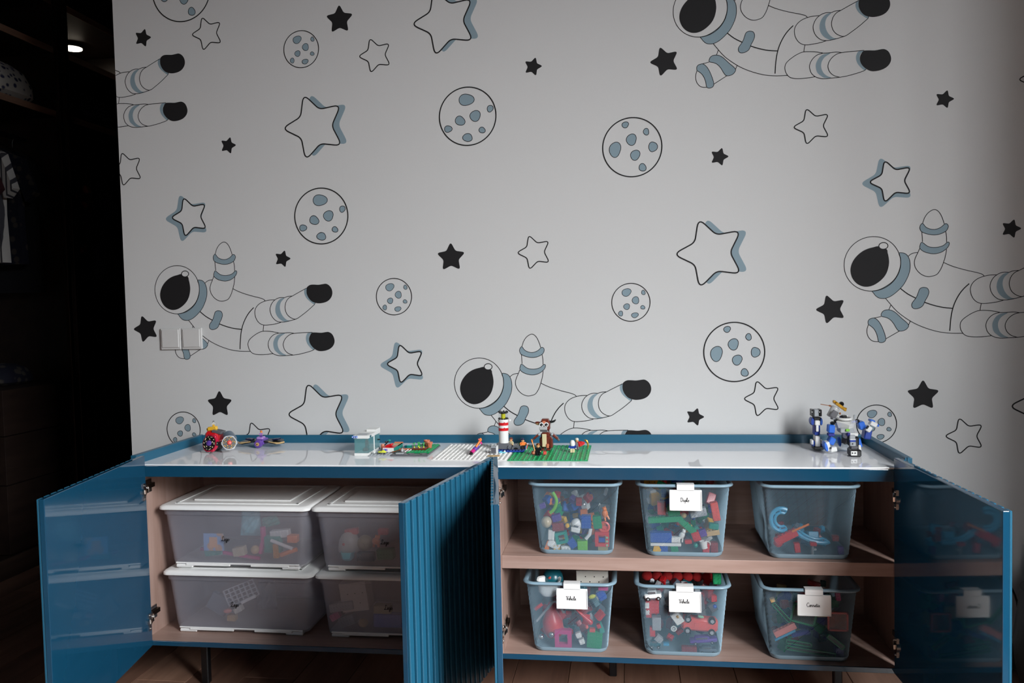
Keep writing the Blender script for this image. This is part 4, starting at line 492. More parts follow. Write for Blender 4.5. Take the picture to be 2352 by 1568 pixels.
# ------------------------------------------------------------------ lidded storage boxes
def storage_box(x0, z0, label, txt_x, txt_z):
    w, d, h = .437, .275, .182; cx = x0+w/2; y0 = .048; cy = y0+d/2
    t = thing('storage_box', (cx, cy, z0), label, 'storage box', 'frosted lidded boxes in the sideboard')
    ring = lambda ww, dd, r, z: [(cx+a, cy+b, z) for a, b in rrect(ww, dd, r)]
    zb, zt = z0+.008, z0+.1625
    mb = MB()
    outer = [ring(.385, .235, .022, zb), ring(.39, .24, .024, zb+.012), ring(.416, .256, .024, zt-.012), ring(.422, .262, .022, zt-.012), ring(.423, .263, .022, zt)]
    inner = [ring(.419, .259, .021, zt), ring(.411, .251, .021, zt-.012), ring(.385, .235, .021, zb+.012), ring(.381, .231, .02, zb+.004)]
    n = len(outer[0]); front = [k for k in range(n) if outer[2][k][1] < cy-.09]
    # front and back wall milky clear, side walls denser
    def wallpart(rings, cap):
        for a in range(len(rings)-1):
            for i in range(n):
                j = (i+1) % n; f = (abs(rings[a][i][1]-cy) > .09 and abs(rings[a][j][1]-cy) > .09)
                mb.add([rings[a][i], rings[a][j], rings[a+1][j], rings[a+1][i]], [(0, 1, 2, 3)], 'frost' if f else 'frost_side', True)
    wallpart(outer+inner, None); mb.add(inner[-1], [tuple(range(n))], 'frost_side'); mb.add(outer[0], [tuple(range(n))], 'frost_side'); mb.build('body', t)
    mb = MB()
    for sx in (-1, 1):
        for sy in (-1, 1): mb = MB(); mb.rbox((cx+sx*.155, cy+sy*.105, z0+.0045), (.05, .03, .009), 'white_plastic', .25); mb.build('foot', t)
    mb = MB(); mb.rbox((cx-.085, cy-.1185, z0+.0085), (.13, .006, .006), 'white_plastic', .25); mb.build('rail', t)
    mb = MB(); mb.rbox((cx+.095, cy-.1185, z0+.0085), (.11, .006, .006), 'white_plastic', .25); mb.build('rail', t)
    mb = MB(); mb.rbox((cx, cy-.119, z0+.013), (.36, .004, .004), 'white_plastic', .25); mb.build('lower_lip', t)
    mb = MB(); zl = zt+.0015
    mb.loft([ring(.431, .272, .02, zl), ring(.437, .279, .018, zl+.002), ring(.436, .278, .018, zl+.008), ring(.428, .270, .018, zl+.0122), ring(.415, .258, .016, zl+.0135)], 'white_plastic', True, True, True)
    mb.build('lid', t)
    mb = MB(); zr = zl+.0135
    for a, b, c, e in ((-.18, -.112, .18, -.104), (-.18, .104, .18, .112), (-.18, -.112, -.172, .112), (.172, -.112, .18, .112)): mb.box(cx+a, cy+b, zr, cx+c, cy+e, zr+.0022, 'white_plastic')
    mb.rbox((cx, cy+.005, zr+.002), (.285, .165, .0042), 'white_plastic', .3); mb.build('lid_panel', t, bevel=.0006)
    lettering(t, 'Lego', txt_x, cy-.1325+.0035, txt_z, .0118, .0014, -.11, xs=1.35)
    return t
ZU = ZF+.1825
storage_box(.027, ZF+.0004, 'milky plastic storage box under the box with the patterned card', .236, T-.404)
storage_box(.469, ZF+.0004, 'milky plastic storage box on the cabinet floor behind the slatted door', .672, T-.40)
storage_box(.0235, ZU, 'milky plastic storage box with a patterned card, stacked beside the open glossy door', .216, T-.222)
storage_box(.465, ZU, 'milky plastic storage box with a white toy helmet, stacked behind the slatted door', .668, T-.223)

# ------------------------------------------------------------------ wire mesh baskets
BW, BD, BH = .236, .30, .186
def brings(z, off=0):
    t = z/BH; w = .186+(.222-.186)*t; d = .258+(.282-.258)*t
    return w-2*off, d-2*off
def perim(z, n=6, r=.024):
    w, d = brings(z); return rrect(w, d, r, n)
def basket_meshes():
    """strand sheet: two families of diagonal wires wound round the tapered wall"""
    N = 160
    def pt(u, z):
        w, d = brings(z); r = .024; lens = []; L = 2*(w-2*r)+2*(d-2*r)+2*math.pi*r; s = (u % 1)*L
        segs = [('l', w-2*r), ('a', r*math.pi/2), ('l', d-2*r), ('a', r*math.pi/2)]*2
        corners = [(-w/2+r, -d/2, 1, 0), (w/2-r, -d/2+r, -90, 0), (w/2, -d/2+r, 0, 1), (w/2-r, d/2-r, 0, 0), (w/2-r, d/2, -1, 0), (-w/2+r, d/2-r, 90, 0), (-w/2, d/2-r, 0, -1), (-w/2+r, -d/2+r, 180, 0)]
        for (k, ln), c in zip(segs, corners):
            if s <= ln+1e-9:
                if k == 'l': return Vector((c[0]+c[2]*s, c[1]+c[3]*s, z))
                a = math.radians(c[2])+s/r; return Vector((c[0]+r*math.cos(a), c[1]+r*math.sin(a), z))
            s -= ln
        return Vector((-w/2+r, -d/2, z))
    mb = MB(); z0, z1 = .012, BH-.008; turns = (z1-z0)/.92*1.22; K = 14; wd = .00058; per = 2*(.204+.27)
    for fam in (1, -1):
        for i in range(int(per/.00435)):
            u0 = i*.00435/per; vs = []
            for k in range(K+1):
                t = k/K; z = z0+(z1-z0)*t; u = u0+fam*turns*t; p = pt(u, z); q = pt(u+.001, z); du = (q-p).normalized(); nrm = Vector((du.y, -du.x, 0))
                ax = Vector((-du.x*fam, -du.y*fam, 1)).normalized()*(wd*.62)
                side = du*wd*.62
                vs += [tuple(p-side+nrm*.0000), tuple(p+nrm*.0006), tuple(p+side)]
            fs = []
            for k in range(K):
                a = 3*k; fs += [(a, a+1, a+4, a+3), (a+1, a+2, a+5, a+4)]
            mb.add(vs, fs, 'basket_blue')
    return mb
def basket(key, cx, z0, label, text=None, tx=0.):
    at = (cx, .002+BD/2, z0); t = thing('mesh_basket', at, label, 'basket', 'pale blue mesh baskets')
    Lr = Vector(at)
    if not hasattr(basket, 'tpl'):
        M = Matrix.Translation(Lr); tp = []
        mb = basket_meshes(); mb.M = M; mb.v = [M @ p for p in mb.v]; tp.append(mb.build('mesh_wall', t))
        mb = MB(); mb.M = M
        prof = [(.0065*math.cos(a)*1.0, .0042*math.sin(a)) for a in [k*math.pi/5 for k in range(10)]]
        base = rrect(.2265, .286, .027, 6); n = len(base); vs = []
        for i, (a, b) in enumerate(base):
            d = Vector(base[(i+1) % n])-Vector(base[i-1]); d.normalize(); nn = Vector((d[1], -d[0]))
            for p, q in prof: vs.append((a+nn[0]*p, b+nn[1]*p, BH-.0045+q))
        m_ = len(prof); mb.add(vs, [(i*m_+j, i*m_+(j+1) % m_, ((i+1) % n)*m_+(j+1) % m_, ((i+1) % n)*m_+j) for i in range(n) for j in range(m_)], 'basket_blue', True)
        tp.append(mb.build('rim', t))
        mb = MB(); mb.M = M; R = lambda w, d, r, z: [(a, b, z) for a, b in rrect(w, d, r, 6)]
        mb.loft([R(.176, .248, .02, .0004), R(.184, .256, .023, .004), R(.1885, .2597, .024, .0125), R(.1865, .2577, .023, .0125), R(.182, .254, .022, .005), R(.172, .244, .018, .0028)], 'basket_blue', True, True, True)
        tp.append(mb.build('base_tray', t)); basket.tpl = tp
    else:
        for o in basket.tpl: child_copy(o, t)
    if text:
        x = cx+tx; y = .002-.0012; mb = MB(); zt = z0+BH-.012
        mb.rbox((x, y-.0015, zt-.0255), (.078, .003, .051), 'white_plastic', .3)
        mb.box(x-.039, y-.0045, zt-.051, x-.037, y-.001, zt-.004, 'white_plastic'); mb.box(x+.037, y-.0045, zt-.051, x+.039, y-.001, zt-.004, 'white_plastic'); mb.box(x-.039, y-.0045, zt-.051, x+.039, y-.001, zt-.0485, 'white_plastic')
        mb.box(x-.021, y-.003, zt-.002, x+.021, y-.0005, zt+.014, 'white_plastic'); mb.box(x-.021, y-.003, zt+.0125, x+.021, y+.016, zt+.0145, 'white_plastic')
        g = mb.build('tag_holder', t, bevel=.0004); g['label'] = 'white clip-on name tag'
        lettering(g, text, x-.002, y-.0034, zt-.029, .0100, .0011)
    return t
BASK = {'a': (1.1785, ZS, 'upper pale blue mesh basket nearest the centre, packed with mixed bricks'), 'b': (1.450, ZS, 'upper middle pale blue mesh basket with a white name tag'),
        'c': (1.7495, ZS, 'upper pale blue mesh basket without a tag, holding blue track'), 'd': (1.160, ZF, 'lower pale blue mesh basket nearest the centre, with a teal dome on top'),
        'e': (1.4425, ZF, 'lower middle pale blue mesh basket holding a coral van'), 'f': (1.748, ZF, 'lower pale blue mesh basket nearest the end door, holding green tiles')}
TAGS = {'b': ('Duplo', .0015), 'd': ('Vehicle', .008), 'e': ('Vehicle', .004), 'f': ('Connetix', .004)}
for k, (cx, z, lab) in BASK.items(): basket(k, cx, z, lab, *TAGS.get(k, (None, 0)))

# ------------------------------------------------------------------ toys in the baskets and boxes
WHERE = {'a': 'in the upper basket nearest the centre', 'b': 'in the upper middle basket', 'c': 'in the upper basket of blue track', 'd': 'in the lower basket nearest the centre', 'e': 'in the lower middle basket', 'f': 'in the lower basket of green tiles',
         'g': 'in the box with the patterned card', 'h': 'in the box with the toy helmet', 'i': 'in the box under the patterned card', 'j': 'in the floor-level box behind the slatted door'}
NAME = {'arc': 'curved_band', 'arc2': 'toy_hose', 'arcflat': 'toy_track', 'track': 'toy_track', 'brick': 'toy_brick', 'ball': 'toy_ball', 'helm': 'toy_helmet', 'animal': 'toy_animal', 'wheel': 'spoked_disc', 'frame': 'square_ring', 'wedge': 'toy_wedge', 'tube': 'toy_rod', 'bag': 'plastic_bag',
        'plate': 'toy_plate', 'mug': 'toy_mug', 'carton': 'carton', 'cross': 'toy_connector', 'pear': 'pear_toy', 'bowl': 'toy_dish', 'dome': 'toy_dome', 'carrot': 'toy_cone', 'car': 'toy_car', 'bigcar': 'toy_van', 'plush': 'fabric_roll', 'tile': 'magnetic_tile', 'card': 'printed_card', 'lattice': 'toy_ladder'}
CAT = {'toy_brick': 'toy brick', 'plastic_bag': 'bag', 'carton': 'box', 'magnetic_tile': 'toy tile', 'printed_card': 'card', 'fabric_roll': 'fabric'}
def toy(k, kind, x, y, z, w, h, tilt, col, lab):
    m = 'p_'+col if 'p_'+col in MATS else 'p_grey'; nm = NAME[kind]
    dep = {'brick': min(max(min(w, h), .012), .022), 'plate': .014, 'tile': .005, 'frame': .016, 'wedge': .014, 'carton': .05, 'card': .004}.get(kind, min(w, h)*.8)
    ta = abs(math.radians(tilt % 180)); ex = abs(w/2*math.cos(ta))+abs(h/2*math.sin(ta)); ez = abs(w/2*math.sin(ta))+abs(h/2*math.cos(ta))
    if k in BASK:
        bx_, bz_ = BASK[k][:2]; z = max(z, bz_+.006+ez)
        lim = (.186+.036*max(0, min(1, (z-ez-bz_)/BH)))/2-.011-ex
        x = bx_+max(-max(lim, 0), min(max(lim, 0), x-bx_))
        y = max(y, .034-.024*max(0, min(1, (z-ez-bz_)/BH)))
    R = RY(-math.radians(tilt)); c = Vector((x, y+dep/2, z)); mb = MB(); mb.M = Matrix.Translation(c) @ R.to_4x4()
    if kind == 'brick':
        mb.rbox((0, 0, 0), (w, dep, h), m, .06); q = max(w, h)/max(1, round(max(w, h)/.0085)); nx, nz = max(1, round(w/.0085)), max(1, round(h/.0085)); r = min(w/nx, h/nz)*.3
        for i in range(nx):
            for j in range(nz): a = -w/2+w*(i+.5)/nx; b = -h/2+h*(j+.5)/nz; mb.cyl((a, -dep/2+.0002, b), (a, -dep/2-.0018, b), r, m, n=8)
    elif kind == 'plate':
        mb.rbox((0, 0, 0), (w, dep, h), m, .08); n = max(2, round(w/.009))
        for i in range(n): a = -w/2+w*(i+.5)/n; mb.cyl((a, 0, h/2-.0002), (a, 0, h/2+.0018), min(w/n*.3, dep*.3), m, n=8)
    elif kind == 'tile':
        mb.rbox((0, 0, 0), (w, dep, h), m, .15); e = min(.004, h*.2)
        for b in ((-w/2, -h/2, w/2, -h/2+e), (-w/2, h/2-e, w/2, h/2), (-w/2, -h/2, -w/2+e, h/2), (w/2-e, -h/2, w/2, h/2)): mb.box(b[0], -dep/2-.0006, b[1], b[2], dep/2+.0006, b[3], 'p_green' if 'green' in col else 'p_coral' if col == 'torange' else 'p_khaki')
    elif kind == 'frame':
        e = min(w, h)*.24
        for b in ((-w/2, -h/2, w/2, -h/2+e), (-w/2, h/2-e, w/2, h/2), (-w/2, -h/2+e, -w/2+e, h/2-e), (w/2-e, -h/2+e, w/2, h/2-e)): mb.box(b[0], -dep/2, b[1], b[2], dep/2, b[3], m)
    elif kind == 'wedge': mb.prism([(-w/2, -h/2), (w/2, -h/2), (w/2*.2, h/2), (-w/2*.2, h/2)], -dep/2, dep/2, m)
    elif kind == 'ball': mb.ball((0, 0, 0), (w/2, min(w, h)/2, h/2), m); mb.cyl((0, -min(w, h)*.47, 0), (0, -min(w, h)*.53, 0), min(w, h)*.14, m, n=10)
    elif kind == 'helm':
        mb.ball((0, 0, .1*h), (w/2, w*.42, h*.4), m, 16, 10); mb.rbox((0, -w*.18, -h*.28), (w*.8, w*.6, h*.36), m, .2); mb.rbox((0, -w*.43, .02*h), (w*.4, .003, h*.1), 'p_greydark', .2)
        for s in (-1, 1): mb.cyl((s*w*.4, 0, 0), (s*w*.56, 0, 0), w*.13, 'p_grey', n=10)
    elif kind == 'animal':
        mb.ball((0, 0, 0), (w*.42, w*.34, h*.3), m, rot=RY(.3)); mb.ball((w*.18, -w*.05, h*.34), (w*.28, w*.26, h*.17), m)
        for s in (-1, 1): mb.cyl((s*w*.2, 0, -h*.2), (s*w*.26, -w*.05, -h*.5), w*.13, m, n=8); mb.ball((w*.18+s*w*.18, 0, h*.48), w*.09, m, 8, 6)
    elif kind == 'wheel':
        r = w/2; mb.tube([(r*.8*math.cos(a), 0, r*.8*math.sin(a)) for a in [i*math.pi/10 for i in range(20)]], r*.2, m, 8, True); mb.cyl((0, -r*.3, 0), (0, r*.3, 0), r*.25, m, n=12)
        for i in range(6): a = i*math.pi/3; mb.cyl((0, 0, 0), (r*.75*math.cos(a), 0, r*.75*math.sin(a)), r*.08, m, n=6)
    elif kind == 'tube': mb.tube([(-w/2, 0, 0), (0, -dep*.2, h*.06), (w/2, 0, 0)] if w > h else [(-.1*w, 0, -h/2), (.25*w, 0, 0), (-.1*w, 0, h/2)], min(w, h)*.42, m, 8)
    elif kind == 'arc': mb.tube(smooth_path([(0, 0, h/2), (w*.35, 0, h*.22), (w*.4, 0, -.02*h), (w*.1, 0, -h*.32), (-w*.35, 0, -h/2)], False), .0045, m, 8)
    elif kind == 'arc2': mb.tube(smooth_path([(-w/2, .0, -h/2), (-w*.1, 0, h*.12), (w*.2, 0, h/2), (w/2, 0, -.05*h)], False), .0032, m, 8)
    elif kind in ('track', 'arcflat'):
        a0, a1 = (math.radians(60), math.radians(300)) if kind == 'track' else (math.radians(20), math.radians(165))
        for f in (1.0, .62):
            P = [(w/2*f*math.cos(a0+(a1-a0)*i/18), dep*.1, h/2*f*math.sin(a0+(a1-a0)*i/18)) for i in range(19)]; mb.tube(P, .0052 if f == 1 else .0038, m, 8)
        for i in range(0, 19, 3):
            a = a0+(a1-a0)*i/18; mb.cyl((w/2*math.cos(a), dep*.1, h/2*math.sin(a)), (w/2*.62*math.cos(a), dep*.1, h/2*.62*math.sin(a)), .002, m, n=6)
    elif kind == 'cross': mb.rbox((0, 0, 0), (w*.3, .01, h), m, .2); mb.rbox((w*.2, 0, 0), (w*.6, .01, h*.2), m, .2)
    elif kind == 'mug':
        mb.lathe([(w*.3, -h/2), (w*.34, -h/2), (w*.36, h/2), (w*.31, h/2), (w*.27, -h*.4)], (-w*.1, 0, 0), m, 16); mb.tube(smooth_path([(w*.22, 0, h*.3), (w*.48, 0, h*.2), (w*.48, 0, -h*.2), (w*.22, 0, -h*.3)], False), h*.07, m, 6)
    elif kind == 'pear': mb.lathe([(.001, -h*.5), (w*.34, -h*.45), (w*.47, -h*.25), (w*.44, -h*.02), (w*.26, h*.22), (w*.13, h*.42), (w*.07, h*.5), (.001, h*.5)], (0, .01, 0), m, 20)
    elif kind == 'bowl': mb.loft([[(a, b, -h/2) for a, b in rrect(w*.6, w*.5, w*.2)], [(a, b, -h*.25) for a, b in rrect(w*.9, w*.7, w*.25)], [(a, b, h*.4) for a, b in rrect(w, w*.8, w*.25)], [(a, b, h*.5) for a, b in rrect(w*1.06, w*.86, w*.27)], [(a, b, h*.45) for a, b in rrect(w*.92, w*.72, w*.24)], [(a, b, -h*.2) for a, b in rrect(w*.75, w*.55, w*.2)]], m, True, True, True)
    elif kind == 'dome': mb.lathe([(w*.5, -h*.5), (w*.5, -h*.3), (w*.46, h*.05), (w*.34, h*.32), (w*.15, h*.47), (.0005, h*.5)], (0, w*.2, 0), m, 22); mb.cyl((-w*.1, -w*.25, -.02*h), (-w*.12, -w*.3, -.05*h), w*.06, 'p_coral', n=10)
    elif kind == 'carton':
        mb.rbox((0, 0, 0), (w, dep, h), m, .03)
        for i in range(6): mb.cyl((-w*.35+i*w*.14, -dep/2-.0006, h*(.12 if i % 2 else -.22)), (-w*.35+i*w*.14, -dep/2+.001, h*(.12 if i % 2 else -.22)), .0016, 'p_black', n=8)
    elif kind == 'carrot': mb.cyl((-w/2, 0, 0), (w/2, 0, 0), h*.12, m, h*.5, 14); mb.ball((w/2, 0, 0), h*.5, m)
    elif kind in ('car', 'bigcar'):
        d2 = min(.035, h*1.2)
        if kind == 'car':
            mb.rbox((0, 0, -h*.08), (w, d2, h*.5), m, .25); mb.rbox((-w*.05, 0, h*.28), (w*.55, d2*.85, h*.4), m, .3); mb.rbox((-w*.05, -d2*.44, h*.28), (w*.42, .002, h*.22), 'p_greydark', .2)
            for s in (-.3, .3):
                for q in (-1, 1): mb.cyl((w*s, q*d2*.4, -h*.32), (w*s, q*d2*.55, -h*.32), h*.2, 'p_black', n=14); mb.cyl((w*s, q*d2*.55, -h*.32), (w*s, q*d2*.58, -h*.32), h*.1, 'p_grey', n=10)
        else:
            mb.rbox((0, 0, 0), (w, .03, h*.8), m, .2)
            for s in (-.33, .33):
                for q in (-.34, .34): mb.cyl((w*s, -.019, h*q), (w*s, -.008, h*q), h*.2, 'p_black', n=16); mb.cyl((w*s, -.021, h*q), (w*s, -.018, h*q), h*.11, 'p_grey', n=12)
            mb.rbox((0, -.016, 0), (w*.3, .003, h*.3), 'p_coral', .2)
    elif kind == 'plush':
        n = 7
        for i in range(n): mb.ball((-w/2+w*(i+.5)/n, 0, 0), (w/n*.58, h*.5, h*.5), 'red_fabric', 12, 8)
    elif kind == 'card': mb.rbox((0, 0, 0), (w, dep, h), 'card_print', .1); mb.box(-w*.2, -dep/2-.0006, -h*.3, w*.2, -dep/2, h*.3, 'p_skin')
    elif kind == 'lattice':
        for i in range(5): mb.box(-w/2, -.002, -h/2+h*i/4-.0012, w/2, .002, -h/2+h*i/4+.0012, m)
        for i in range(7): mb.box(-w/2+w*i/6-.001, -.0025, -h/2, -w/2+w*i/6+.001, .0025, h/2, m)
    elif kind == 'bag':
        rnd = random.Random(int(x*1e4)); nu, nv = 9, 9; vs = []
        for s in (0, 1):
            for j in range(nv):
                for i in range(nu):
                    a, b = i/(nu-1)*2-1, j/(nv-1)*2-1; e = max(0, (1-a*a)*(1-b*b))**.5
                    vs.append((w/2*a*(1-.12*b), (-1 if s == 0 else 1)*(.010*e)+rnd.uniform(-.0035, .0035)*(e > 0), h/2*b))
        fs = []
        for s in (0, 1):
            for j in range(nv-1):
                for i in range(nu-1): o = s*nu*nv+j*nu+i; fs.append((o, o+1, o+nu+1, o+nu))
        mb.add(vs, fs, m)
    o = mb.build(nm, at=(x, y+dep/2, z)); full = lab + ' ' + WHERE[k]
    tag(o, full, CAT.get(nm, nm.replace('_', ' ')), 'toys '+WHERE[k]); return o
for r in TOYS + BOXTOYS: toy(*r)
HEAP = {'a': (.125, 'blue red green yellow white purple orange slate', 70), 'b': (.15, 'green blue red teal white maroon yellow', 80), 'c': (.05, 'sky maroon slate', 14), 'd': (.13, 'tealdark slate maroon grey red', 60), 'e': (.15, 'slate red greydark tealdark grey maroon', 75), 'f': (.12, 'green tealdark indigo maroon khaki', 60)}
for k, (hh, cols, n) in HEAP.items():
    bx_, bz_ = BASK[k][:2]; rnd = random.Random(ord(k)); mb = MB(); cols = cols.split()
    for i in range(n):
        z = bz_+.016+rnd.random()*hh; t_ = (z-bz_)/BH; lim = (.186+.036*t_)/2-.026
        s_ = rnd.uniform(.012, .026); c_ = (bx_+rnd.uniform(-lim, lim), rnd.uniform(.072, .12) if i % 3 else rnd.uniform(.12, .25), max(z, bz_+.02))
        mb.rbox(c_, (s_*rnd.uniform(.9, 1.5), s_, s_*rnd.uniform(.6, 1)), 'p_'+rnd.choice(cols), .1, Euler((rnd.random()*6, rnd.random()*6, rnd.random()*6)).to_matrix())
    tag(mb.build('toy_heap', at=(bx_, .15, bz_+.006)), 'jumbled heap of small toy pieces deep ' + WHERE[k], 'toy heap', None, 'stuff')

# ------------------------------------------------------------------ toys on the white top
def P_(t, name, fn, bevel=0):
    mb = MB(); fn(mb); return mb.build(name, t, bevel=bevel)
def figure(x, y, z, h, yaw, head, torso, legs, hair, label, hairkind='cap', arms=None, lean=0):
    t = thing('toy_figure', (x, y, z), label, 'toy figure', 'little toy figures on the white top')
    M = Matrix.Translation((x, y, z)) @ Matrix.Rotation(yaw, 4, 'Z') @ Matrix.Rotation(lean, 4, 'X') @ Matrix.Scale(h, 4)
    def pp(n, f): mb = MB(); mb.M = M; f(mb); return mb.build(n, t)
    for s in (-1, 1): pp('leg', lambda mb: (mb.rbox((s*.1, 0, .15), (.18, .2, .26), legs, .12), mb.rbox((s*.1, -.05, .04), (.18, .3, .08), legs, .2)))
    pp('torso', lambda mb: (mb.rbox((0, 0, .3), (.38, .2, .06), legs, .1), mb.prism([(-.22, .33), (.22, .33), (.15, .62), (-.15, .62)], -.1, .1, torso)))
    for s in (-1, 1): pp('arm', lambda mb: (mb.tube([(s*.17, 0, .58), (s*.27, -.03, .5), (s*.28, -.14, .38)], .06, arms or torso, 8), mb.ball((s*.28, -.17, .35), .055, head, 8, 6)))
    pp('head', lambda mb: (mb.cyl((0, 0, .62), (0, 0, .67), .08, head, n=10), mb.lathe([(.1, .66), (.14, .69), (.14, .84), (.1, .88), (.001, .88)], (0, 0, 0), head, 14), mb.ball((-.05, -.137, .78), .018, 'p_black', 6, 5), mb.ball((.05, -.137, .78), .018, 'p_black', 6, 5)))
    if hairkind == 'cap': pp('hair', lambda mb: (mb.ball((0, .02, .86), (.17, .17, .13), hair, 12, 8), mb.rbox((0, .1, .76), (.28, .1, .2), hair, .3)))
    elif hairkind == 'hood': pp('hood', lambda mb: mb.lathe([(.2, .55), (.22, .7), (.2, .88), (.12, 1.0), (.001, 1.02)], (0, .02, 0), hair, 14))
    elif hairkind == 'long': pp('hair', lambda mb: (mb.ball((0, .03, .86), (.2, .19, .15), hair, 12, 8), mb.rbox((0, .12, .66), (.34, .12, .4), hair, .4)))
    return t
Z = T+.0002
# base plates with stud rows
def baseplate(name, x0, y0, x1, y1, m, label, n=17):
    t = thing(name, ((x0+x1)/2, (y0+y1)/2, Z), label, 'base plate'); P_(t, 'sheet', lambda mb: mb.box(x0, y0, Z, x1, y1, Z+.0018, m), .0003)
    mb = MB(); r = (x1-x0)/n*.31
    for i in range(n):
        for j in range(n): a = x0+(x1-x0)*(i+.5)/n; b = y0+(y1-y0)*(j+.5)/n; mb.cyl((a, b, Z+.0017), (a, b, Z+.0034), r, m, n=8)
    o = mb.build('studs', t); o['kind'] = 'stuff'; return t
baseplate('base_plate', .797, .069, 1.0005, .305, 'p_platewhite', 'white studded base plate beside the toy lighthouse')
baseplate('base_plate', 1.0015, .067, 1.211, .289, 'p_grassgreen', 'green studded base plate under the brown horned animal')
ZP = Z+.0036
# wheeled toy with two discs
t = thing('toy_vehicle', (.145, .19, Z), 'red and silver toy vehicle with two big spinner discs', 'toy vehicle')
def disc(mb, c, nrm, r, cols):
    q = Vector(nrm).normalized().to_track_quat('Z', 'Y').to_matrix(); K = mb.M; mb.M = K @ Matrix.Translation(c) @ q.to_4x4()
    mb.cyl((0, 0, -.006), (0, 0, .004), r, cols[0], n=20)
    for k in range(6):
        a = k*math.pi/3; mb.rbox((r*.92*math.cos(a), r*.92*math.sin(a), -.001), (r*.34, r*.5, .009), cols[0] if k % 2 else cols[3], .25, RZ(a))
    mb.cyl((0, 0, .004), (0, 0, .0055), r*.88, cols[1], n=20); [mb.rbox((r*.74*math.cos(a), r*.74*math.sin(a), .006), (r*.06, r*(.16 if i_ % 2 else .3), .002), cols[2], .2, RZ(a+.25)) for i_, a in enumerate([i*math.pi/5 for i in range(10)])]
    for k in range(5): a = k*1.256+.3; mb.rbox((r*.48*math.cos(a), r*.48*math.sin(a), .006), (r*.2, r*.08, .002), cols[2], .2, RZ(a+1.2))
    mb.lathe([(r*.34, .0055), (r*.3, .009), (r*.12, .0105), (.0005, .0105)], (0, 0, 0), cols[4], 14); mb.M = K
P_(t, 'front_disc', lambda mb: disc(mb, (.124, .165, .0285+Z), (-.22, -.93, .25), .0245, ('p_crimson', 'p_black', 'p_cream', 'p_black', 'p_purple')))
P_(t, 'rear_disc', lambda mb: disc(mb, (.178, .172, .0285+Z), (.5, -.8, .3), .0205, ('p_silver', 'p_black', 'p_gold', 'p_grey', 'p_coral')))
P_(t, 'body', lambda mb: (mb.rbox((.118, .203, Z+.043), (.04, .05, .034), 'p_brightred', .2), mb.rbox((.118, .205, Z+.016), (.03, .04, .03), 'p_black', .2), mb.rbox((.135, .195, Z+.058), (.03, .03, .008), 'p_greydark', .2, RY(.2))))
P_(t, 'engine', lambda mb: (mb.cyl((.160, .20, Z+.045), (.178, .185, Z+.034), .017, 'p_slate', n=16), mb.cyl((.156, .205, Z+.05), (.16, .2, Z+.046), .012, 'p_silver', n=12)))
t = thing('toy_brick', (.112, .2, Z+.062), 'yellow toy brick balanced on the red vehicle', 'toy brick'); P_(t, 'block', lambda mb: (mb.rbox((.114, .2, Z+.0665), (.026, .012, .011), 'p_yellow', .08, RY(-.1)), mb.cyl((.097, .2, Z+.0625), (.103, .2, Z+.064), .0045, 'p_gold', n=10)))
figure(.117, .2, Z+.0725, .0165, .2, 'p_offwhite', 'p_offwhite', 'p_yellow', 'p_greydark', 'tiny pale figure with dark hair on top of the yellow brick')
# glider
t = thing('toy_glider', (.228, .26, Z), 'purple toy glider with dark wings and tan wing edges', 'toy glider')
P_(t, 'nozzle', lambda mb: (mb.lathe([(.0075, 0), (.0118, .001), (.0122, .006), (.0105, .012), (.006, .0125), (.0055, .006), (.0005, .006)], (.229, .256, Z+.0122), 'p_purple', 20, RX(math.pi/2)), mb.cyl((.229, .243, Z+.0122), (.229, .2455, Z+.0122), .0055, 'p_tan', n=14), mb.ball((.229, .2425, Z+.0122), .0025, 'p_copper', 8, 6)))
P_(t, 'fuselage', lambda mb: (mb.rbox((.229, .275, Z+.016), (.026, .04, .018), 'p_purple', .2), mb.rbox((.229, .268, Z+.0275), (.020, .022, .008), 'p_lilac', .25)))
for s, xa, xb in ((-1, .153, .219), (1, .240, .300)):
    def wing(mb):
        o, i = (xa, xb) if s < 0 else (xb, xa); zo, zi = Z+.0135, Z+.0205
        vs = [(i, .258, zi), (i, .30, zi), (o+(-s)*.018, .31, zo+.004), (o, .272, zo), (o+(-s)*.02, .256, zo)]
        mb.add(vs+[(a, b, c-.004) for a, b, c in vs], [(0, 1, 2, 3, 4), (9, 8, 7, 6, 5)]+[(k, 5+k, 5+(k+1) % 5, (k+1) % 5) for k in range(5)], 'p_black')
        mb.rbox(((i+o)/2, .285, (zi+zo)/2+.004), (.02, .02, .004), 'p_navy', .2, RY(-s*.1)*1)
    P_(t, 'wing', wing)
    P_(t, 'wing_edge', lambda mb: mb.tube(smooth_path([((xb if s < 0 else xa)+s*.018, .2565, Z+.0175), ((xa+xb)/2+s*.01, .254, Z+.0145), ((xa if s < 0 else xb)-s*.01, .26, Z+.0132), ((xa if s < 0 else xb), .274, Z+.0145)], False), [.0016]*4+[.0024]*8+[.0012], 'p_tan', 6))
figure(.233, .262, Z+.031, .019, 0, 'p_skin', 'p_lilac', 'p_purple', 'p_orange', 'tiny figure with orange hair riding the purple glider', 'long')
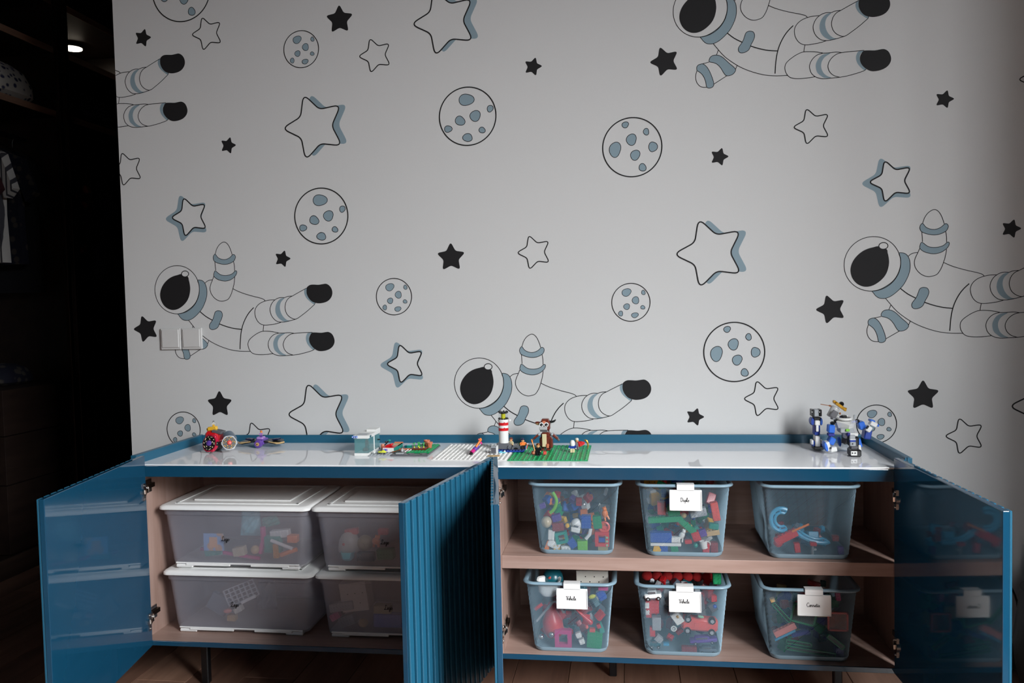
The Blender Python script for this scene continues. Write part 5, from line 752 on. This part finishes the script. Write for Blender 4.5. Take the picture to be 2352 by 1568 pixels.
# glass kiosk
t = thing('toy_kiosk', (.587, .182, Z), 'little aqua glass toy kiosk with a white roof', 'toy building')
kx0, kx1, ky0, ky1, kz = .566, .607, .128, .236, Z
P_(t, 'plinth', lambda mb: mb.box(kx0, ky0, kz, kx1, ky1, kz+.0075, 'p_white'), .0006)
P_(t, 'pane', lambda mb: mb.box(kx0+.001, ky0+.002, kz+.0075, kx1-.001, ky0+.0034, kz+.048, 'aqua_glass')); P_(t, 'pane', lambda mb: mb.box(kx0+.001, ky0+.0034, kz+.0075, kx0+.0024, ky1-.002, kz+.048, 'aqua_glass'))
P_(t, 'pane', lambda mb: mb.box(kx1-.0024, ky0+.0034, kz+.0075, kx1-.001, ky0+.052, kz+.048, 'aqua_glass')); P_(t, 'pane', lambda mb: mb.box(kx0+.0024, ky1-.0034, kz+.0075, kx1-.001, ky1-.002, kz+.05, 'aqua_glass'))
P_(t, 'door', lambda mb: (mb.box(kx1-.0024, ky0+.058, kz+.0075, kx1-.001, ky1-.004, kz+.048, 'aqua_glass'), mb.box(kx1-.003, ky0+.0535, kz+.0075, kx1, ky0+.0575, kz+.048, 'p_white'), mb.box(kx1-.001, ky0+.085, kz+.03, kx1+.006, ky0+.091, kz+.033, 'p_black')))
P_(t, 'roof', lambda mb: (mb.box(kx0-.001, ky0-.001, kz+.048, kx1+.001, ky1, kz+.0565, 'p_white'), mb.box(kx0+.003, ky0+.006, kz+.0565, kx1-.006, ky0+.04, kz+.0572, 'p_grey'), mb.box(kx0+.014, ky0+.07, kz+.0565, kx1+.001, ky1, kz+.063, 'p_white'), mb.box(kx1+.001, ky0+.012, kz+.049, kx1+.0025, ky0+.022, kz+.055, 'p_tealdark')), .0005)
def sign(mb):
    for i in range(3): mb.rbox((kx0-.002+i*.0055, ky0-.0032, kz+.053), (.0042, .0034, .0058), 'p_azure', .2); mb.cyl((kx0-.002+i*.0055, ky0-.0048, kz+.053), (kx0-.002+i*.0055, ky0-.0056, kz+.053), .0014, 'p_white', n=8)
P_(t, 'sign', sign)
t = thing('toy_chair', (.588, .165, kz+.0075), 'dark red toy chair inside the glass kiosk', 'toy chair')
P_(t, 'seat', lambda mb: (mb.rbox((.588, .165, kz+.0125), (.014, .014, .010), 'p_maroon', .15), )); P_(t, 'backrest', lambda mb: (mb.rbox((.589, .171, kz+.026), (.011, .005, .018), 'p_maroon', .25), mb.ball((.589, .171, kz+.036), (.005, .003, .004), 'p_maroon', 10, 6)))
# market plates
def plate(name, x0, y0, x1, y1, z0, z1, m, label, nx, ny):
    t = thing(name, ((x0+x1)/2, (y0+y1)/2, z0), label, 'base plate'); P_(t, 'sheet', lambda mb: mb.box(x0, y0, z0, x1, y1, z1, m), .0003)
    mb = MB()
    for i in range(nx):
        for j in range(ny): a = x0+(x1-x0)*(i+.5)/nx; b = y0+(y1-y0)*(j+.5)/ny; mb.cyl((a, b, z1-.0001), (a, b, z1+.0014), (x1-x0)/nx*.3, m, n=8)
    o = mb.build('studs', t); o['kind'] = 'stuff'; return t
plate('toy_plate', .6085, .124, .669, .28, Z, Z+.0028, 'p_grey', 'light grey studded plate next to the glass kiosk', 6, 14)
plate('toy_plate', .670, .124, .774, .28, Z, Z+.0042, 'p_greydark', 'dark grey plate under the green garden plate', 3, 4)
plate('toy_plate', .708, .15, .772, .279, Z+.0043, Z+.0068, 'p_grassgreen', 'small green garden plate with sprouts', 7, 13)
zq = Z+.0058
t = thing('market_stall', (.653, .21, Z+.003), 'red topped toy market stall with a white front and teal side', 'toy stall')
P_(t, 'counter', lambda mb: (mb.box(.636, .165, zq-.0014, .668, .169, zq+.010, 'p_white'), mb.box(.636, .169, zq-.0014, .668, .25, zq+.0085, 'p_tealdark'), mb.box(.668, .165, zq-.0014, .670, .25, zq+.0105, 'p_teal')))
P_(t, 'counter_top', lambda mb: (mb.box(.635, .166, zq+.0086, .668, .2, zq+.011, 'p_brightred'), mb.rbox((.648, .19, zq+.0135), (.02, .018, .006), 'p_brightred', .3, RY(-.3)), mb.box(.648, .2, zq+.0086, .670, .25, zq+.0105, 'p_tan'), mb.box(.646, .246, zq+.0095, .671, .251, zq+.013, 'p_terracotta')))
P_(t, 'front_print', lambda mb: (mb.box(.638, .1642, zq+.001, .650, .165, zq+.0075, 'p_lilac'), mb.box(.642, .1638, zq+.002, .6465, .1644, zq+.0065, 'p_azure')))
def single(name, at, label, cat, fn, group='small market toys'):
    mb = MB(); fn(mb); return tag(mb.build(name, at=at), label, cat, group)
single('toy_car', (.642, .141, zq), 'tiny yellow green toy car in front of the market stall', 'toy car', lambda mb: (mb.rbox((.642, .141, zq+.0035), (.022, .011, .0042), 'p_lemon', .3), mb.rbox((.645, .141, zq+.0065), (.008, .008, .004), 'p_yellowgreen', .3), mb.cyl((.635, .135, zq), (.635, .147, zq), .0016, 'p_black', n=8), mb.cyl((.649, .135, zq), (.649, .147, zq), .0016, 'p_black', n=8)))
single('toy_dish', (.618, .143, zq), 'tiny white toy dish beside the yellow green car', 'toy dish', lambda mb: mb.lathe([(.002, -.0014), (.0045, .002), (.0045, .005), (.003, .0052), (.0005, .003)], (.618, .143, zq), 'p_white', 12))
single('toy_barrel', (.621, .215, zq), 'brown toy barrel behind the market stall', 'toy barrel', lambda mb: (mb.lathe([(.0045, -.0014), (.006, .004), (.006, .008), (.0045, .0125), (.0005, .0125)], (.621, .215, zq), 'p_terracotta', 12), mb.ball((.629, .222, zq+.017), (.004, .004, .003), 'p_black', 8, 6), mb.ball((.636, .23, zq+.02), (.005, .004, .003), 'p_teal', 8, 6), mb.cyl((.625, .22, zq+.008), (.634, .228, zq+.018), .0018, 'p_black', n=6)))
single('toy_rod', (.676, .16, zq), 'thin brown toy stick lying on the dark grey plate', 'toy rod', lambda mb: (mb.cyl((.667, .15, zq+.0012), (.683, .19, zq+.0012), .0016, 'p_copper', n=8), mb.ball((.683, .19, zq+.0012), .0024, 'p_copper', 8, 6)))
single('toy_teapot', (.696, .152, zq), 'small silver toy teapot on the dark grey plate', 'toy teapot', lambda mb: (mb.ball((.696, .152, zq+.005), (.005, .005, .0055), 'p_silver', 12, 8), mb.cyl((.696, .152, zq+.010), (.696, .152, zq+.0125), .0012, 'p_silver', n=8), mb.cyl((.700, .149, zq+.004), (.705, .146, zq+.0085), .0014, 'p_silver', n=8)))
single('toy_tile', (.695, .132, zq-.0014), 'small light grey tile at the front of the dark grey plate', 'toy tile', lambda mb: (mb.rbox((.694, .134, zq+.0002), (.021, .012, .003), 'p_grey', .2), mb.box(.686, .130, zq+.0015, .702, .138, zq+.0019, 'p_silver')))
for i, a in enumerate((.704, .7125)): single('toy_bone', (a, .166, zq), 'white toy bone nearer the teapot' if i == 0 else 'white toy bone nearer the green garden plate', 'toy bone', lambda mb: (mb.cyl((a-.002, .158, zq+.001), (a+.002, .174, zq+.0035), .0013, 'p_white', n=8), mb.ball((a-.002, .158, zq+.001), .002, 'p_white', 8, 6), mb.ball((a+.002, .174, zq+.0035), .002, 'p_white', 8, 6)))
single('toy_crate', (.694, .225, zq), 'teal toy crate at the back of the dark grey plate', 'toy crate', lambda mb: (mb.rbox((.696, .225, zq+.0035), (.013, .012, .009), 'p_teal', .08), mb.rbox((.686, .224, zq+.003), (.006, .01, .008), 'p_tealdark', .08), mb.box(.690, .219, zq+.0078, .7015, .231, zq+.0084, 'p_aqua')))
single('toy_plank', (.692, .196, zq), 'brown toy plank in front of the teal crate', 'toy plank', lambda mb: (mb.rbox((.692, .198, zq+.001), (.036, .008, .004), 'p_terracotta', .2, RZ(.15)), mb.cyl((.68, .196, zq+.003), (.68, .196, zq+.0042), .002, 'p_brown', n=8)))
zg = Z+.0082
t = thing('toy_garden_bed', (.735, .2, zg), 'brown toy garden bed with green sprouts in a row', 'toy plant')
P_(t, 'soil', lambda mb: mb.rbox((.735, .196, zg+.001), (.040, .03, .005), 'p_brown', .15))
for i, (a, b) in enumerate(((.721, .186), (.730, .198), (.736, .185), (.747, .19))):
    s_ = P_(t, 'sprout', lambda mb: (mb.ball((a, b, zg+.0055), (.0022, .0022, .003), 'p_yellowgreen', 8, 6), mb.cyl((a, b, zg+.007), (a, b, zg+.016), .0011, 'p_leaf', n=6), mb.ball((a-.0018, b, zg+.0165), (.0024, .0012, .0014), 'p_leaf', 6, 5), mb.ball((a+.0018, b, zg+.0178), (.0024, .0012, .0014), 'p_leaf', 6, 5)))
for i, (a, b, lab) in enumerate(((.741, .252, 'terracotta toy flower pot at the back of the garden plate'), (.757, .218, 'terracotta toy flower pot beside the sprouts'))):
    t = thing('toy_pot', (a, b, zg), lab, 'toy pot', 'terracotta toy pots'); P_(t, 'pot', lambda mb: mb.lathe([(.0055, -.0012), (.0085, .012), (.0095, .0125), (.0095, .0155), (.0078, .0155), (.0072, .011), (.0005, .011)], (a, b, zg), 'p_terracotta', 16)); P_(t, 'soil', lambda mb: mb.cyl((a, b, zg+.0108), (a, b, zg+.0125), .0072, 'p_brown', n=14))
# toy figure laid over a stand on the white plate
t = thing('toy_glove_puppet', (.894, .15, ZP), 'purple and orange toy figure leaning over on the white plate', 'toy figure')
P_(t, 'legs', lambda mb: (mb.rbox((.893, .135, ZP+.003), (.010, .010, .006), 'p_black', .2), mb.cyl((.893, .136, ZP+.005), (.899, .146, ZP+.0105), .0056, 'p_magenta', n=10)))
P_(t, 'torso', lambda mb: (mb.cyl((.899, .146, ZP+.0105), (.908, .156, ZP+.0195), .0066, 'p_purple', n=10), mb.cyl((.905, .153, ZP+.014), (.914, .16, ZP+.0245), .0055, 'p_greydark', n=10), mb.ball((.914, .161, ZP+.026), .0055, 'p_magenta', 10, 7)))
P_(t, 'hair', lambda mb: (mb.cyl((.904, .146, ZP+.0185), (.914, .158, ZP+.034), .0034, 'p_orange', .0026, 10), mb.ball((.915, .159, ZP+.0365), (.004, .003, .005), 'p_orange', 8, 6), mb.ball((.911, .157, ZP+.037), .003, 'p_coral', 8, 6)))
# lighthouse island
t = thing('toy_plate', (.993, .21, ZP), 'blue toy sea plate under the lighthouse', 'base plate')
P_(t, 'sheet', lambda mb: mb.box(.957, .172, ZP, 1.032, .247, ZP+.0028, 'p_cobalt'), .0003)
mb = MB()
for i in range(9):
    for j in range(9): a = .957+.075*(i+.5)/9; b = .172+.075*(j+.5)/9; mb.cyl((a, b, ZP+.0027), (a, b, ZP+.004), .0025, 'p_cobalt', n=8)
o = mb.build('studs', t); o['kind'] = 'stuff'
zi = ZP+.0042
t = thing('toy_lighthouse', (.972, .205, zi), 'white toy lighthouse with two red bands and a yellow lamp', 'toy lighthouse')
P_(t, 'rock_base', lambda mb: (mb.rbox((.972, .206, zi+.008), (.036, .036, .017), 'p_rock', .12), mb.rbox((.989, .2, zi+.0055), (.012, .03, .012), 'p_rock', .25, RY(.5)), mb.rbox((.956, .2, zi+.013), (.006, .01, .006), 'p_black', .2)))
P_(t, 'tower', lambda mb: mb.cyl((.972, .206, zi+.0165), (.972, .206, zi+.082), .0136, 'p_white', n=24))
for a in (.0505, .0655): P_(t, 'red_band', lambda mb: (mb.cyl((.972, .206, zi+a), (.972, .206, zi+a+.0075), .0142, 'p_brightred', n=24), mb.rbox((.977, .192, zi+a+.0078), (.003, .003, .003), 'p_brightred', .2)))
P_(t, 'gallery', lambda mb: (mb.cyl((.972, .206, zi+.0765), (.972, .206, zi+.080), .0152, 'p_white', n=24), mb.rbox((.9905, .203, zi+.079), (.007, .006, .006), 'p_white', .2)))
def rail(mb):
    for k in range(12): a = k*math.pi/6; mb.ball((.972+.0125*math.cos(a), .206+.0125*math.sin(a), zi+.0835), .0024, 'p_black', 8, 6)
    mb.tube([(.972+.0125*math.cos(k*math.pi/10), .206+.0125*math.sin(k*math.pi/10), zi+.082) for k in range(20)], .0012, 'p_black', 6, True)
P_(t, 'railing', rail); P_(t, 'lamp', lambda mb: mb.cyl((.972, .206, zi+.082), (.972, .206, zi+.0985), .0062, 'p_lampyellow', n=14)); P_(t, 'lantern_glass', lambda mb: mb.lathe([(.0128, .083), (.0128, .0985)], (.972, .206, zi), 'clear_glass', 20))
def crown(mb):
    mb.cyl((.972, .206, zi+.0985), (.972, .206, zi+.1015), .0115, 'p_black', n=16)
    for k in range(8): a = k*math.pi/4; mb.ball((.972+.0115*math.cos(a), .206+.0115*math.sin(a), zi+.102), .0030, 'p_black', 8, 6)
P_(t, 'roof', crown)
single('toy_house', (.953, .155, ZP), 'grey toy block house with a dark front, before the lighthouse', 'toy building', lambda mb: (mb.box(.945, .148, ZP, .960, .166, ZP+.019, 'p_grey'), mb.box(.9465, .147, ZP+.0015, .9585, .1482, ZP+.0165, 'p_greydark'), mb.box(.960, .148, ZP, .963, .164, ZP+.021, 'p_white')), None)
single('toy_surfboard', (.9585, .115, ZP), 'tan toy surfboard lying at the corner of the white plate', 'toy surfboard', lambda mb: (mb.M.identity(), mb.loft([[(.9585+a*f, .112+b*f, ZP+z) for a, b in [(.019*math.cos(t_)*1.0, .006*math.sin(t_)) for t_ in [k*math.pi/8 for k in range(16)]]] for f, z in ((.9, 0), (1, .001), (.9, .0022))], 'p_tan', True, True, True), mb.rbox((.9685, .112, ZP+.0022), (.010, .005, .0012), 'p_copper', .2)), None)
single('toy_wave', (.974, .16, ZP), 'pale blue toy wave piece before the sea plate', 'toy wave', lambda mb: (mb.rbox((.974, .163, ZP+.001), (.018, .012, .003), 'p_aqua', .2), mb.ball((.970, .16, ZP+.003), (.004, .003, .003), 'p_sky', 8, 6), mb.ball((.98, .165, ZP+.003), (.003, .003, .003), 'p_white', 8, 6)), None)
single('toy_cave', (1.007, .192, zi), 'rounded grey toy rock with a dark hollow on the sea plate', 'toy rock', lambda mb: (mb.prism([(.996, zi), (1.019, zi), (1.017, zi+.007), (1.010, zi+.012), (1.002, zi+.011), (.997, zi+.006)], .186, .204, 'p_rock'), mb.prism([(1.002, zi+.001), (1.015, zi+.001), (1.013, zi+.005), (1.008, zi+.0065), (1.003, zi+.005)], .1852, .187, 'p_black')), None)
single('toy_plant', (1.016, .215, zi), 'tiny green toy shoots behind the grey rock', 'toy plant', lambda mb: [mb.cyl((1.010+k*.004, .214+.003*(k % 2), zi), (1.009+k*.0045, .214, zi+.014+.003*(k % 2)), .0011, 'p_leaf' if k % 2 else 'p_khaki', n=6) for k in range(4)], None)
figure(.991, .214, zi, .030, -.5, 'p_skin', 'p_cream', 'p_black', 'p_brown', 'toy figure in a cream shirt with brown hair beside the lighthouse')
figure(1.026, .2, zi, .0305, .5, 'p_skin', 'p_orange', 'p_black', 'p_navy', 'toy figure in an orange top with a dark cap on the sea plate')
single('toy_flag', (1.0385, .196, ZP), 'red and white toy signal board held by the orange figure', 'toy board', lambda mb: (mb.rbox((1.0385, .193, ZP+.012), (.0035, .003, .019), 'p_white', .2, RY(.25)), mb.rbox((1.0395, .1915, ZP+.012), (.002, .001, .013), 'p_brightred', .2, RY(.25))), None)
figure(1.076, .128, ZP, .033, -.25, 'p_skin', 'p_black', 'p_black', 'p_copper', 'dark robed toy figure with a wooden stick in front of the animal', 'cap', 'p_black')
single('toy_stick', (1.068, .124, ZP+.011), 'orange brown toy stick held up by the dark robed figure', 'toy rod', lambda mb: (mb.cyl((1.068, .124, ZP+.012), (1.0605, .132, ZP+.034), .0014, 'p_copper', .002, 8), mb.cyl((1.0605, .132, ZP+.034), (1.058, .135, ZP+.0415), .0026, 'p_orange', .0014, 8)), None)
single('toy_pot', (1.0645, .122, ZP+.0), 'round orange toy pot beside the dark robed figure', 'toy pot', lambda mb: (mb.lathe([(.003, 0), (.0062, .003), (.0066, .007), (.005, .0095), (.004, .0095), (.0005, .007)], (1.063, .135, ZP), 'p_terracotta', 12), mb.ball((1.063, .135, ZP+.009), (.004, .004, .002), 'p_copper', 8, 6)), None)
single('toy_cauldron', (1.0945, .134, ZP), 'small reddish toy crate on the other side of the dark robed figure', 'toy crate', lambda mb: (mb.rbox((1.0935, .134, ZP+.005), (.009, .008, .009), 'p_coral', .15), mb.rbox((1.0935, .134, ZP+.0105), (.007, .006, .003), 'p_brown', .2)), None)
figure(1.165, .172, ZP, .0325, 0, 'p_white', 'p_cobalt', 'p_cream', 'p_white', 'white hooded toy figure with blue arms on the green plate', 'hood', 'p_cobalt')
figure(1.1745, .218, ZP, .032, .3, 'p_skin', 'p_greydark', 'p_greydark', 'p_offwhite', 'pale headed toy figure in grey behind the white hooded one')
single('toy_cape', (1.187, .22, ZP+.010), 'red toy cape streaming from the pale headed figure', 'toy cape', lambda mb: mb.loft([[(1.177, .214+k*.003, ZP+.022-.001*k), (1.186, .212+k*.003, ZP+.0235), (1.196, .216+k*.003, ZP+.0205), (1.1955, .216+k*.003, ZP+.0145), (1.186, .214+k*.003, ZP+.0085), (1.179, .216+k*.003, ZP+.0065)] for k in (0, .4)], 'p_red', False, True, True), None)
single('toy_sickle', (1.2015, .216, ZP), 'curved gold toy blade at the corner of the green plate', 'toy blade', lambda mb: mb.tube(smooth_path([(1.1945, .216, ZP+.026), (1.2005, .216, ZP+.0245), (1.204, .216, ZP+.017), (1.2045, .216, ZP+.008), (1.2025, .216, ZP+.0005)], False), [.0008, .0014, .002, .0024, .0027, .0028, .0028, .0027, .0026, .0024, .0022, .0019, .0016, .0012, .001, .0008, .0006], 'p_gold', 8), None)
# horned brick animal
t = thing('brick_animal', (1.088, .225, ZP), 'brown brick animal with round white eyes, horns and a tan belly stripe', 'toy animal')
ax, ay = 1.088, .226
P_(t, 'body', lambda mb: (mb.rbox((ax, ay, ZP+.021), (.034, .034, .032), 'p_brown', .18), mb.rbox((ax, ay, ZP+.04), (.026, .028, .014), 'p_brown', .3), mb.rbox((ax+.0155, ay-.004, ZP+.018), (.008, .03, .026), 'p_brown', .25)))
P_(t, 'belly_stripe', lambda mb: (mb.rbox((ax-.003, ay-.0175, ZP+.026), (.0125, .004, .036), 'p_cream', .3), mb.rbox((ax+.006, ay-.020, ZP+.011), (.008, .005, .012), 'p_terracotta', .3)))
for s in (-1, 1): P_(t, 'foot', lambda mb: (mb.rbox((ax+s*.009, ay-.02, ZP+.002), (.011, .02, .004), 'p_brown', .3), mb.cyl((ax+s*.009, ay, ZP+.003), (ax+s*.009, ay, ZP+.009), .005, 'p_black', n=10)))
P_(t, 'head', lambda mb: (mb.rbox((ax-.001, ay, ZP+.066), (.027, .030, .028), 'p_brown', .15), mb.rbox((ax-.001, ay, ZP+.081), (.02, .022, .006), 'p_brown', .3), mb.rbox((ax-.003, ay-.0155, ZP+.0755), (.009, .003, .009), 'p_terracotta', .3)))
for s in (-1, 1): P_(t, 'eye', lambda mb: (mb.cyl((ax-.003+s*.0067, ay-.015, ZP+.070), (ax-.003+s*.0067, ay-.0185, ZP+.070), .0064, 'p_white', n=18), mb.cyl((ax-.003+s*.0067, ay-.0185, ZP+.0695), (ax-.003+s*.0067, ay-.0191, ZP+.0695), .0042, 'p_black', n=16), mb.ball((ax-.0015+s*.0067, ay-.0192, ZP+.0682), .0012, 'p_white', 8, 6)))
P_(t, 'muzzle', lambda mb: (mb.rbox((ax-.005, ay-.0185, ZP+.060), (.0215, .010, .0085), 'p_silver', .15), mb.rbox((ax-.004, ay-.017, ZP+.0535), (.020, .008, .006), 'p_greydark', .2)))
P_(t, 'ear', lambda mb: (mb.ball((ax-.021, ay, ZP+.072), (.009, .004, .0045), 'p_brown', 10, 7, RY(.1)), mb.ball((ax-.021, ay-.002, ZP+.0695), (.007, .003, .003), 'p_tan', 8, 6)))
P_(t, 'horn', lambda mb: mb.tube(smooth_path([(ax+.011, ay, ZP+.0755), (ax+.019, ay, ZP+.0755), (ax+.025, ay, ZP+.078), (ax+.028, ay, ZP+.082)], False), [.0034]*5+[.003]*3+[.0022]*3+[.0015, .0008], 'p_black', 8))
for s in (-1, 1): P_(t, 'wing', lambda mb: (mb.rbox((ax+s*.0255, ay-.006, ZP+.036), (.022, .018, .006), 'p_brown', .25, RY(s*.7)), mb.rbox((ax+s*.032, ay-.008, ZP+.030), (.018, .012, .005), 'p_greydark', .25, RY(s*.8)), mb.ball((ax+s*.018, ay-.012, ZP+.042), .0045, 'p_grey', 8, 6)))
# robots
def brickbot(name, at, label, rows, extra=None):
    t = thing(name, at, label, 'toy robot')
    for n, x, y, z, w, d, h, tl, col, kind in rows:
        m = 'p_'+col; R = RY(-math.radians(tl)); mb = MB(); zmin = T+.0004
        if kind == 'box': mb.rbox((x, y, z), (w, d, h), m, .14, R)
        elif kind == 'ball': mb.ball((x, y, z), (w/2, d/2, h/2), m, 12, 8)
        elif kind == 'disc':
            mb.M = Matrix.Translation((x, y, z)) @ R.to_4x4(); mb.loft([[(w/2*f*math.cos(k*math.pi/8), yy, h/2*f*math.sin(k*math.pi/8)) for k in range(16)] for f, yy in ((.8, -d/2), (1, -d*.3), (1, d*.3), (.8, d/2))], m, True, True, True)
        elif kind == 'ring':
            mb.M = Matrix.Translation((x, y, z)); mb.tube([(w/2*math.cos(k*math.pi/10), d/2*math.sin(k*math.pi/10), h*.1) for k in range(20)], h*.22, m, 8, True); mb.rbox((0, d*.45, h*.0), (w*.9, d*.2, h*.9), m, .2)
        elif kind == 'drum':
            mb.M = Matrix.Translation((x, y, z)) @ R.to_4x4(); mb.lathe([(w*.32, -h/2), (w*.42, -h*.45), (w*.44, h*.3), (w*.4, h*.45), (w*.28, h*.5), (.0005, h*.5)], (0, 0, 0), m, 18)
        elif kind == 'hull':
            mb.M = Matrix.Translation((x, y, z)); a, b, c = w/2, d/2, h/2
            vs = [(-a, b, c), (a, b, c), (a*.95, -b*.2, c*.8), (.12*a, -b, c*.2), (-a*.95, -b*.2, c*.8), (-a*.75, b, -c), (a*.75, b, -c), (a*.7, -b*.1, -c), (.1*a, -b*.75, -c*1.15), (-a*.7, -b*.1, -c)]
            mb.add(vs, [(0, 1, 2, 3, 4), (9, 8, 7, 6, 5), (0, 5, 6, 1), (1, 6, 7, 2), (2, 7, 8, 3), (3, 8, 9, 4), (4, 9, 5, 0)], m)
        zlow = min(v.z for v in mb.v)
        if zlow < zmin: mb.v = [v+Vector((0, 0, zmin-zlow)) for v in mb.v]
        mb.build(n, t)
    return t
rb = brickbot('toy_robot', (1.872, .19, T), 'big blue and white brick robot with a gold hatted silver helmet', ROBOT)
lettering(rb, '12345', 1.893, .1705, T+.083, .0052, .0008, -.3, ink='p_cobalt')
brickbot('robot_leg_tower', (1.812, .238, T), 'slim blue and white brick leg standing alone beside the robot', TOWER)

# ------------------------------------------------------------------ wardrobe run on the dark side
wd = thing('wardrobe', (-1.4, 1.6, 0), 'dark walk-in wardrobe with open shelves behind black framed glass', 'wardrobe')
def wp(name, *bs, bevel=.001):
    mb = MB()
    for b in bs: mb.box(*b)
    return mb.build(name, wd, bevel=bevel)
WY0, WY1 = .30, 2.9
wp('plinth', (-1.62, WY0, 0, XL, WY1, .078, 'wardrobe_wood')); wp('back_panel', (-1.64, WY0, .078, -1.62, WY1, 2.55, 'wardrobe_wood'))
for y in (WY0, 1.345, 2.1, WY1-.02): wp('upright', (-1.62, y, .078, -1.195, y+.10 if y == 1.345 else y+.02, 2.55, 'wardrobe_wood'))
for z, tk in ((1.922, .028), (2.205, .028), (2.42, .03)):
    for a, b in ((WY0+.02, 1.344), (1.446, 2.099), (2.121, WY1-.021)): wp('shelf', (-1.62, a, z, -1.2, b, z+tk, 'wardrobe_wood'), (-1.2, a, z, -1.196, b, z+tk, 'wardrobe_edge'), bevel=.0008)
for a, b in ((.88, 1.344), (1.446, 2.099)):
    dr = None
    for z0_, z1_ in ((.082, .358), (.362, .555), (.559, .742)): wp('drawer', (-1.62, a, z0_, -1.14, b, z1_, 'wardrobe_wood'))
for a, b in ((WY0+.02, 1.344), (1.446, 2.099)):
    mb = MB(); mb.cyl((-1.36, a, 1.83), (-1.36, b, 1.83), .012, 'black_metal', n=12); mb.build('rail', wd)
for ya in (WY0, 1.268, 1.315, 2.26):
    wp('door_frame', (XL-.02, ya, .08, XL, ya+.022, 2.55, 'bronze_metal'), bevel=.0015)
wp('door_pane', (XL-.012, WY0+.022, .08, XL-.008, 1.268, 2.55, 'dark_glass'), bevel=0); wp('door_pane', (XL-.016, 1.337, .08, XL-.012, 2.26, 2.55, 'dark_glass'), bevel=0)
t = thing('puck_light', (-1.4739, 1.8576, 2.40), 'small round ceiling light glowing inside the wardrobe', 'lamp')
mb = MB(); mb.cyl((-1.4739, 1.8576, 2.402), (-1.4739, 1.8576, 2.4195), .052, 'black_metal', n=24); mb.build('housing', t)
mb = MB(); mb.cyl((-1.4739, 1.8576, 2.3985), (-1.4739, 1.8576, 2.402), .046, 'lamp_glow', n=24); mb.build('diffuser', t)
def garment(x, y, z, w, h, m, label, name='hanging_shirt', yaw=0.):
    t = thing(name, (x, y, z-h), label, 'clothes', 'clothes hanging in the wardrobe'); M = Matrix.Translation((x, y, z)) @ Matrix.Rotation(yaw, 4, 'Z')
    mb = MB(); mb.M = M; rnd = random.Random(int(y*1000)); half = [(.12, 0), (.5, -.10), (.74, -.40), (.56, -.47), (.44, -.30), (.42, -.6), (.46, -1)]
    pts = [(a*w/2*1.35, b*h) for a, b in half] + [(-a*w/2*1.35, b*h) for a, b in reversed(half)]
    n = len(pts); rows = [[(a, yy+.006*math.sin(9*a/w+yy*300), b) for a, b in pts] for yy in (-.014, 0, .014)]
    mb.loft(rows, m, True, True, True); mb.build('cloth', t)
    mb = MB(); mb.M = M; mb.tube(smooth_path([(-w*.3, 0, -.07*h), (0, 0, .02), (w*.3, 0, -.07*h)], False), .003, 'black_metal', 6); mb.tube(smooth_path([(0, 0, .02), (0, 0, .05), (.015, 0, 1.835-z), (-.006, 0, 1.842-z)], False), .0018, 'black_metal', 6); mb.build('hanger', t)
garment(-1.36, .98, 1.76, .36, .52, 'wine_cloth', 'dark wine coloured shirt nearest the glass'); garment(-1.345, 1.08, 1.76, .38, .50, 'striped_cloth', 'pale striped shirt hanging between darker ones', yaw=-.25); garment(-1.36, 1.18, 1.76, .36, .5, 'dark_print_cloth', 'dark speckled shirt behind the striped one'); garment(-1.36, 1.27, 1.76, .36, .62, 'dark_cloth', 'black coat beside the wardrobe upright')
garment(-1.36, 1.58, 1.76, .34, .5, 'red_print_cloth', 'rust patterned shirt behind the second pane'); garment(-1.36, 1.72, 1.76, .36, .55, 'navy_cloth', 'navy shirt behind the rust patterned one')
def lump(name, c, r, m, label, cat):
    mb = MB(); mb.loft([[(c[0]+a*f, c[1]+b*f, c[2]+zz*r[2]) for a, b in rrect(r[0]*2, r[1]*2, min(r[:2])*.6)] for f, zz in ((.82, 0), (1, .25), (1, .7), (.8, 1.35), (.45, 1.75), (.1, 1.85))], m, True, True, True); return tag(mb.build(name, at=c), label, cat)
lump('quilt_bundle', (-1.33, 1.13, 1.9505), (.13, .13, .09), 'blossom_cloth', 'blossom patterned quilt bundle on the wardrobe shelf', 'bedding')
t = thing('folded_clothes', (-1.33, 1.68, 1.9505), 'folded dark patterned clothes behind the second pane', 'clothes')
for i, m in enumerate(('dark_print_cloth', 'navy_cloth', 'navy_cloth', 'dark_cloth')):
    mb = MB(); mb.rbox((-1.325+.004*i, 1.69, 1.9505+.018+i*.034), (.2, .30, .034), m, .45, RZ(.03*i)); mb.build('garment', t)
lump('shoe_bag', (-1.36, 1.15, .7425), (.09, .1, .05), 'dark_print_cloth', 'dark patterned bundle on the wardrobe drawers', 'bag')

# ------------------------------------------------------------------ beside the end door
t = thing('black_bag', (2.415, .2, 0), 'black rounded bag on the floor beyond the end door', 'bag')
mb = MB(); mb.lathe([(.07, .0), (.105, .012), (.112, .06), (.12, .13), (.112, .2), (.10, .27), (.06, .315), (.02, .33), (.0005, .332)], (2.415, .2, 0), 'bag_black', 28)
for v in mb.v: v.x += .004*math.sin(40*v.z+3*v.y); v.y += .004*math.sin(33*v.z)
mb.build('body', t)
mb = MB(); mb.tube(smooth_path([(2.40, .17, .325), (2.41, .16, .40), (2.45, .16, .40), (2.46, .17, .325)], False), .007, 'bag_black', 8); mb.build('handle', t)
mb = MB(); mb.tube(smooth_path([(2.31, .345, .0055), (2.30, .345, .11), (2.312, .34, .20), (2.325, .33, .25), (2.347, .315, .20), (2.36, .33, .09), (2.38, .34, .0055), (2.52, .33, .0055)], False), .0028, 'cord_black', 8)
tag(mb.build('power_cord', at=(2.34, .335, 0)), 'thin black cord looped on the wall behind the black bag', 'cord')

for o in bpy.data.objects:
    if '_base' in o: del o['_base']
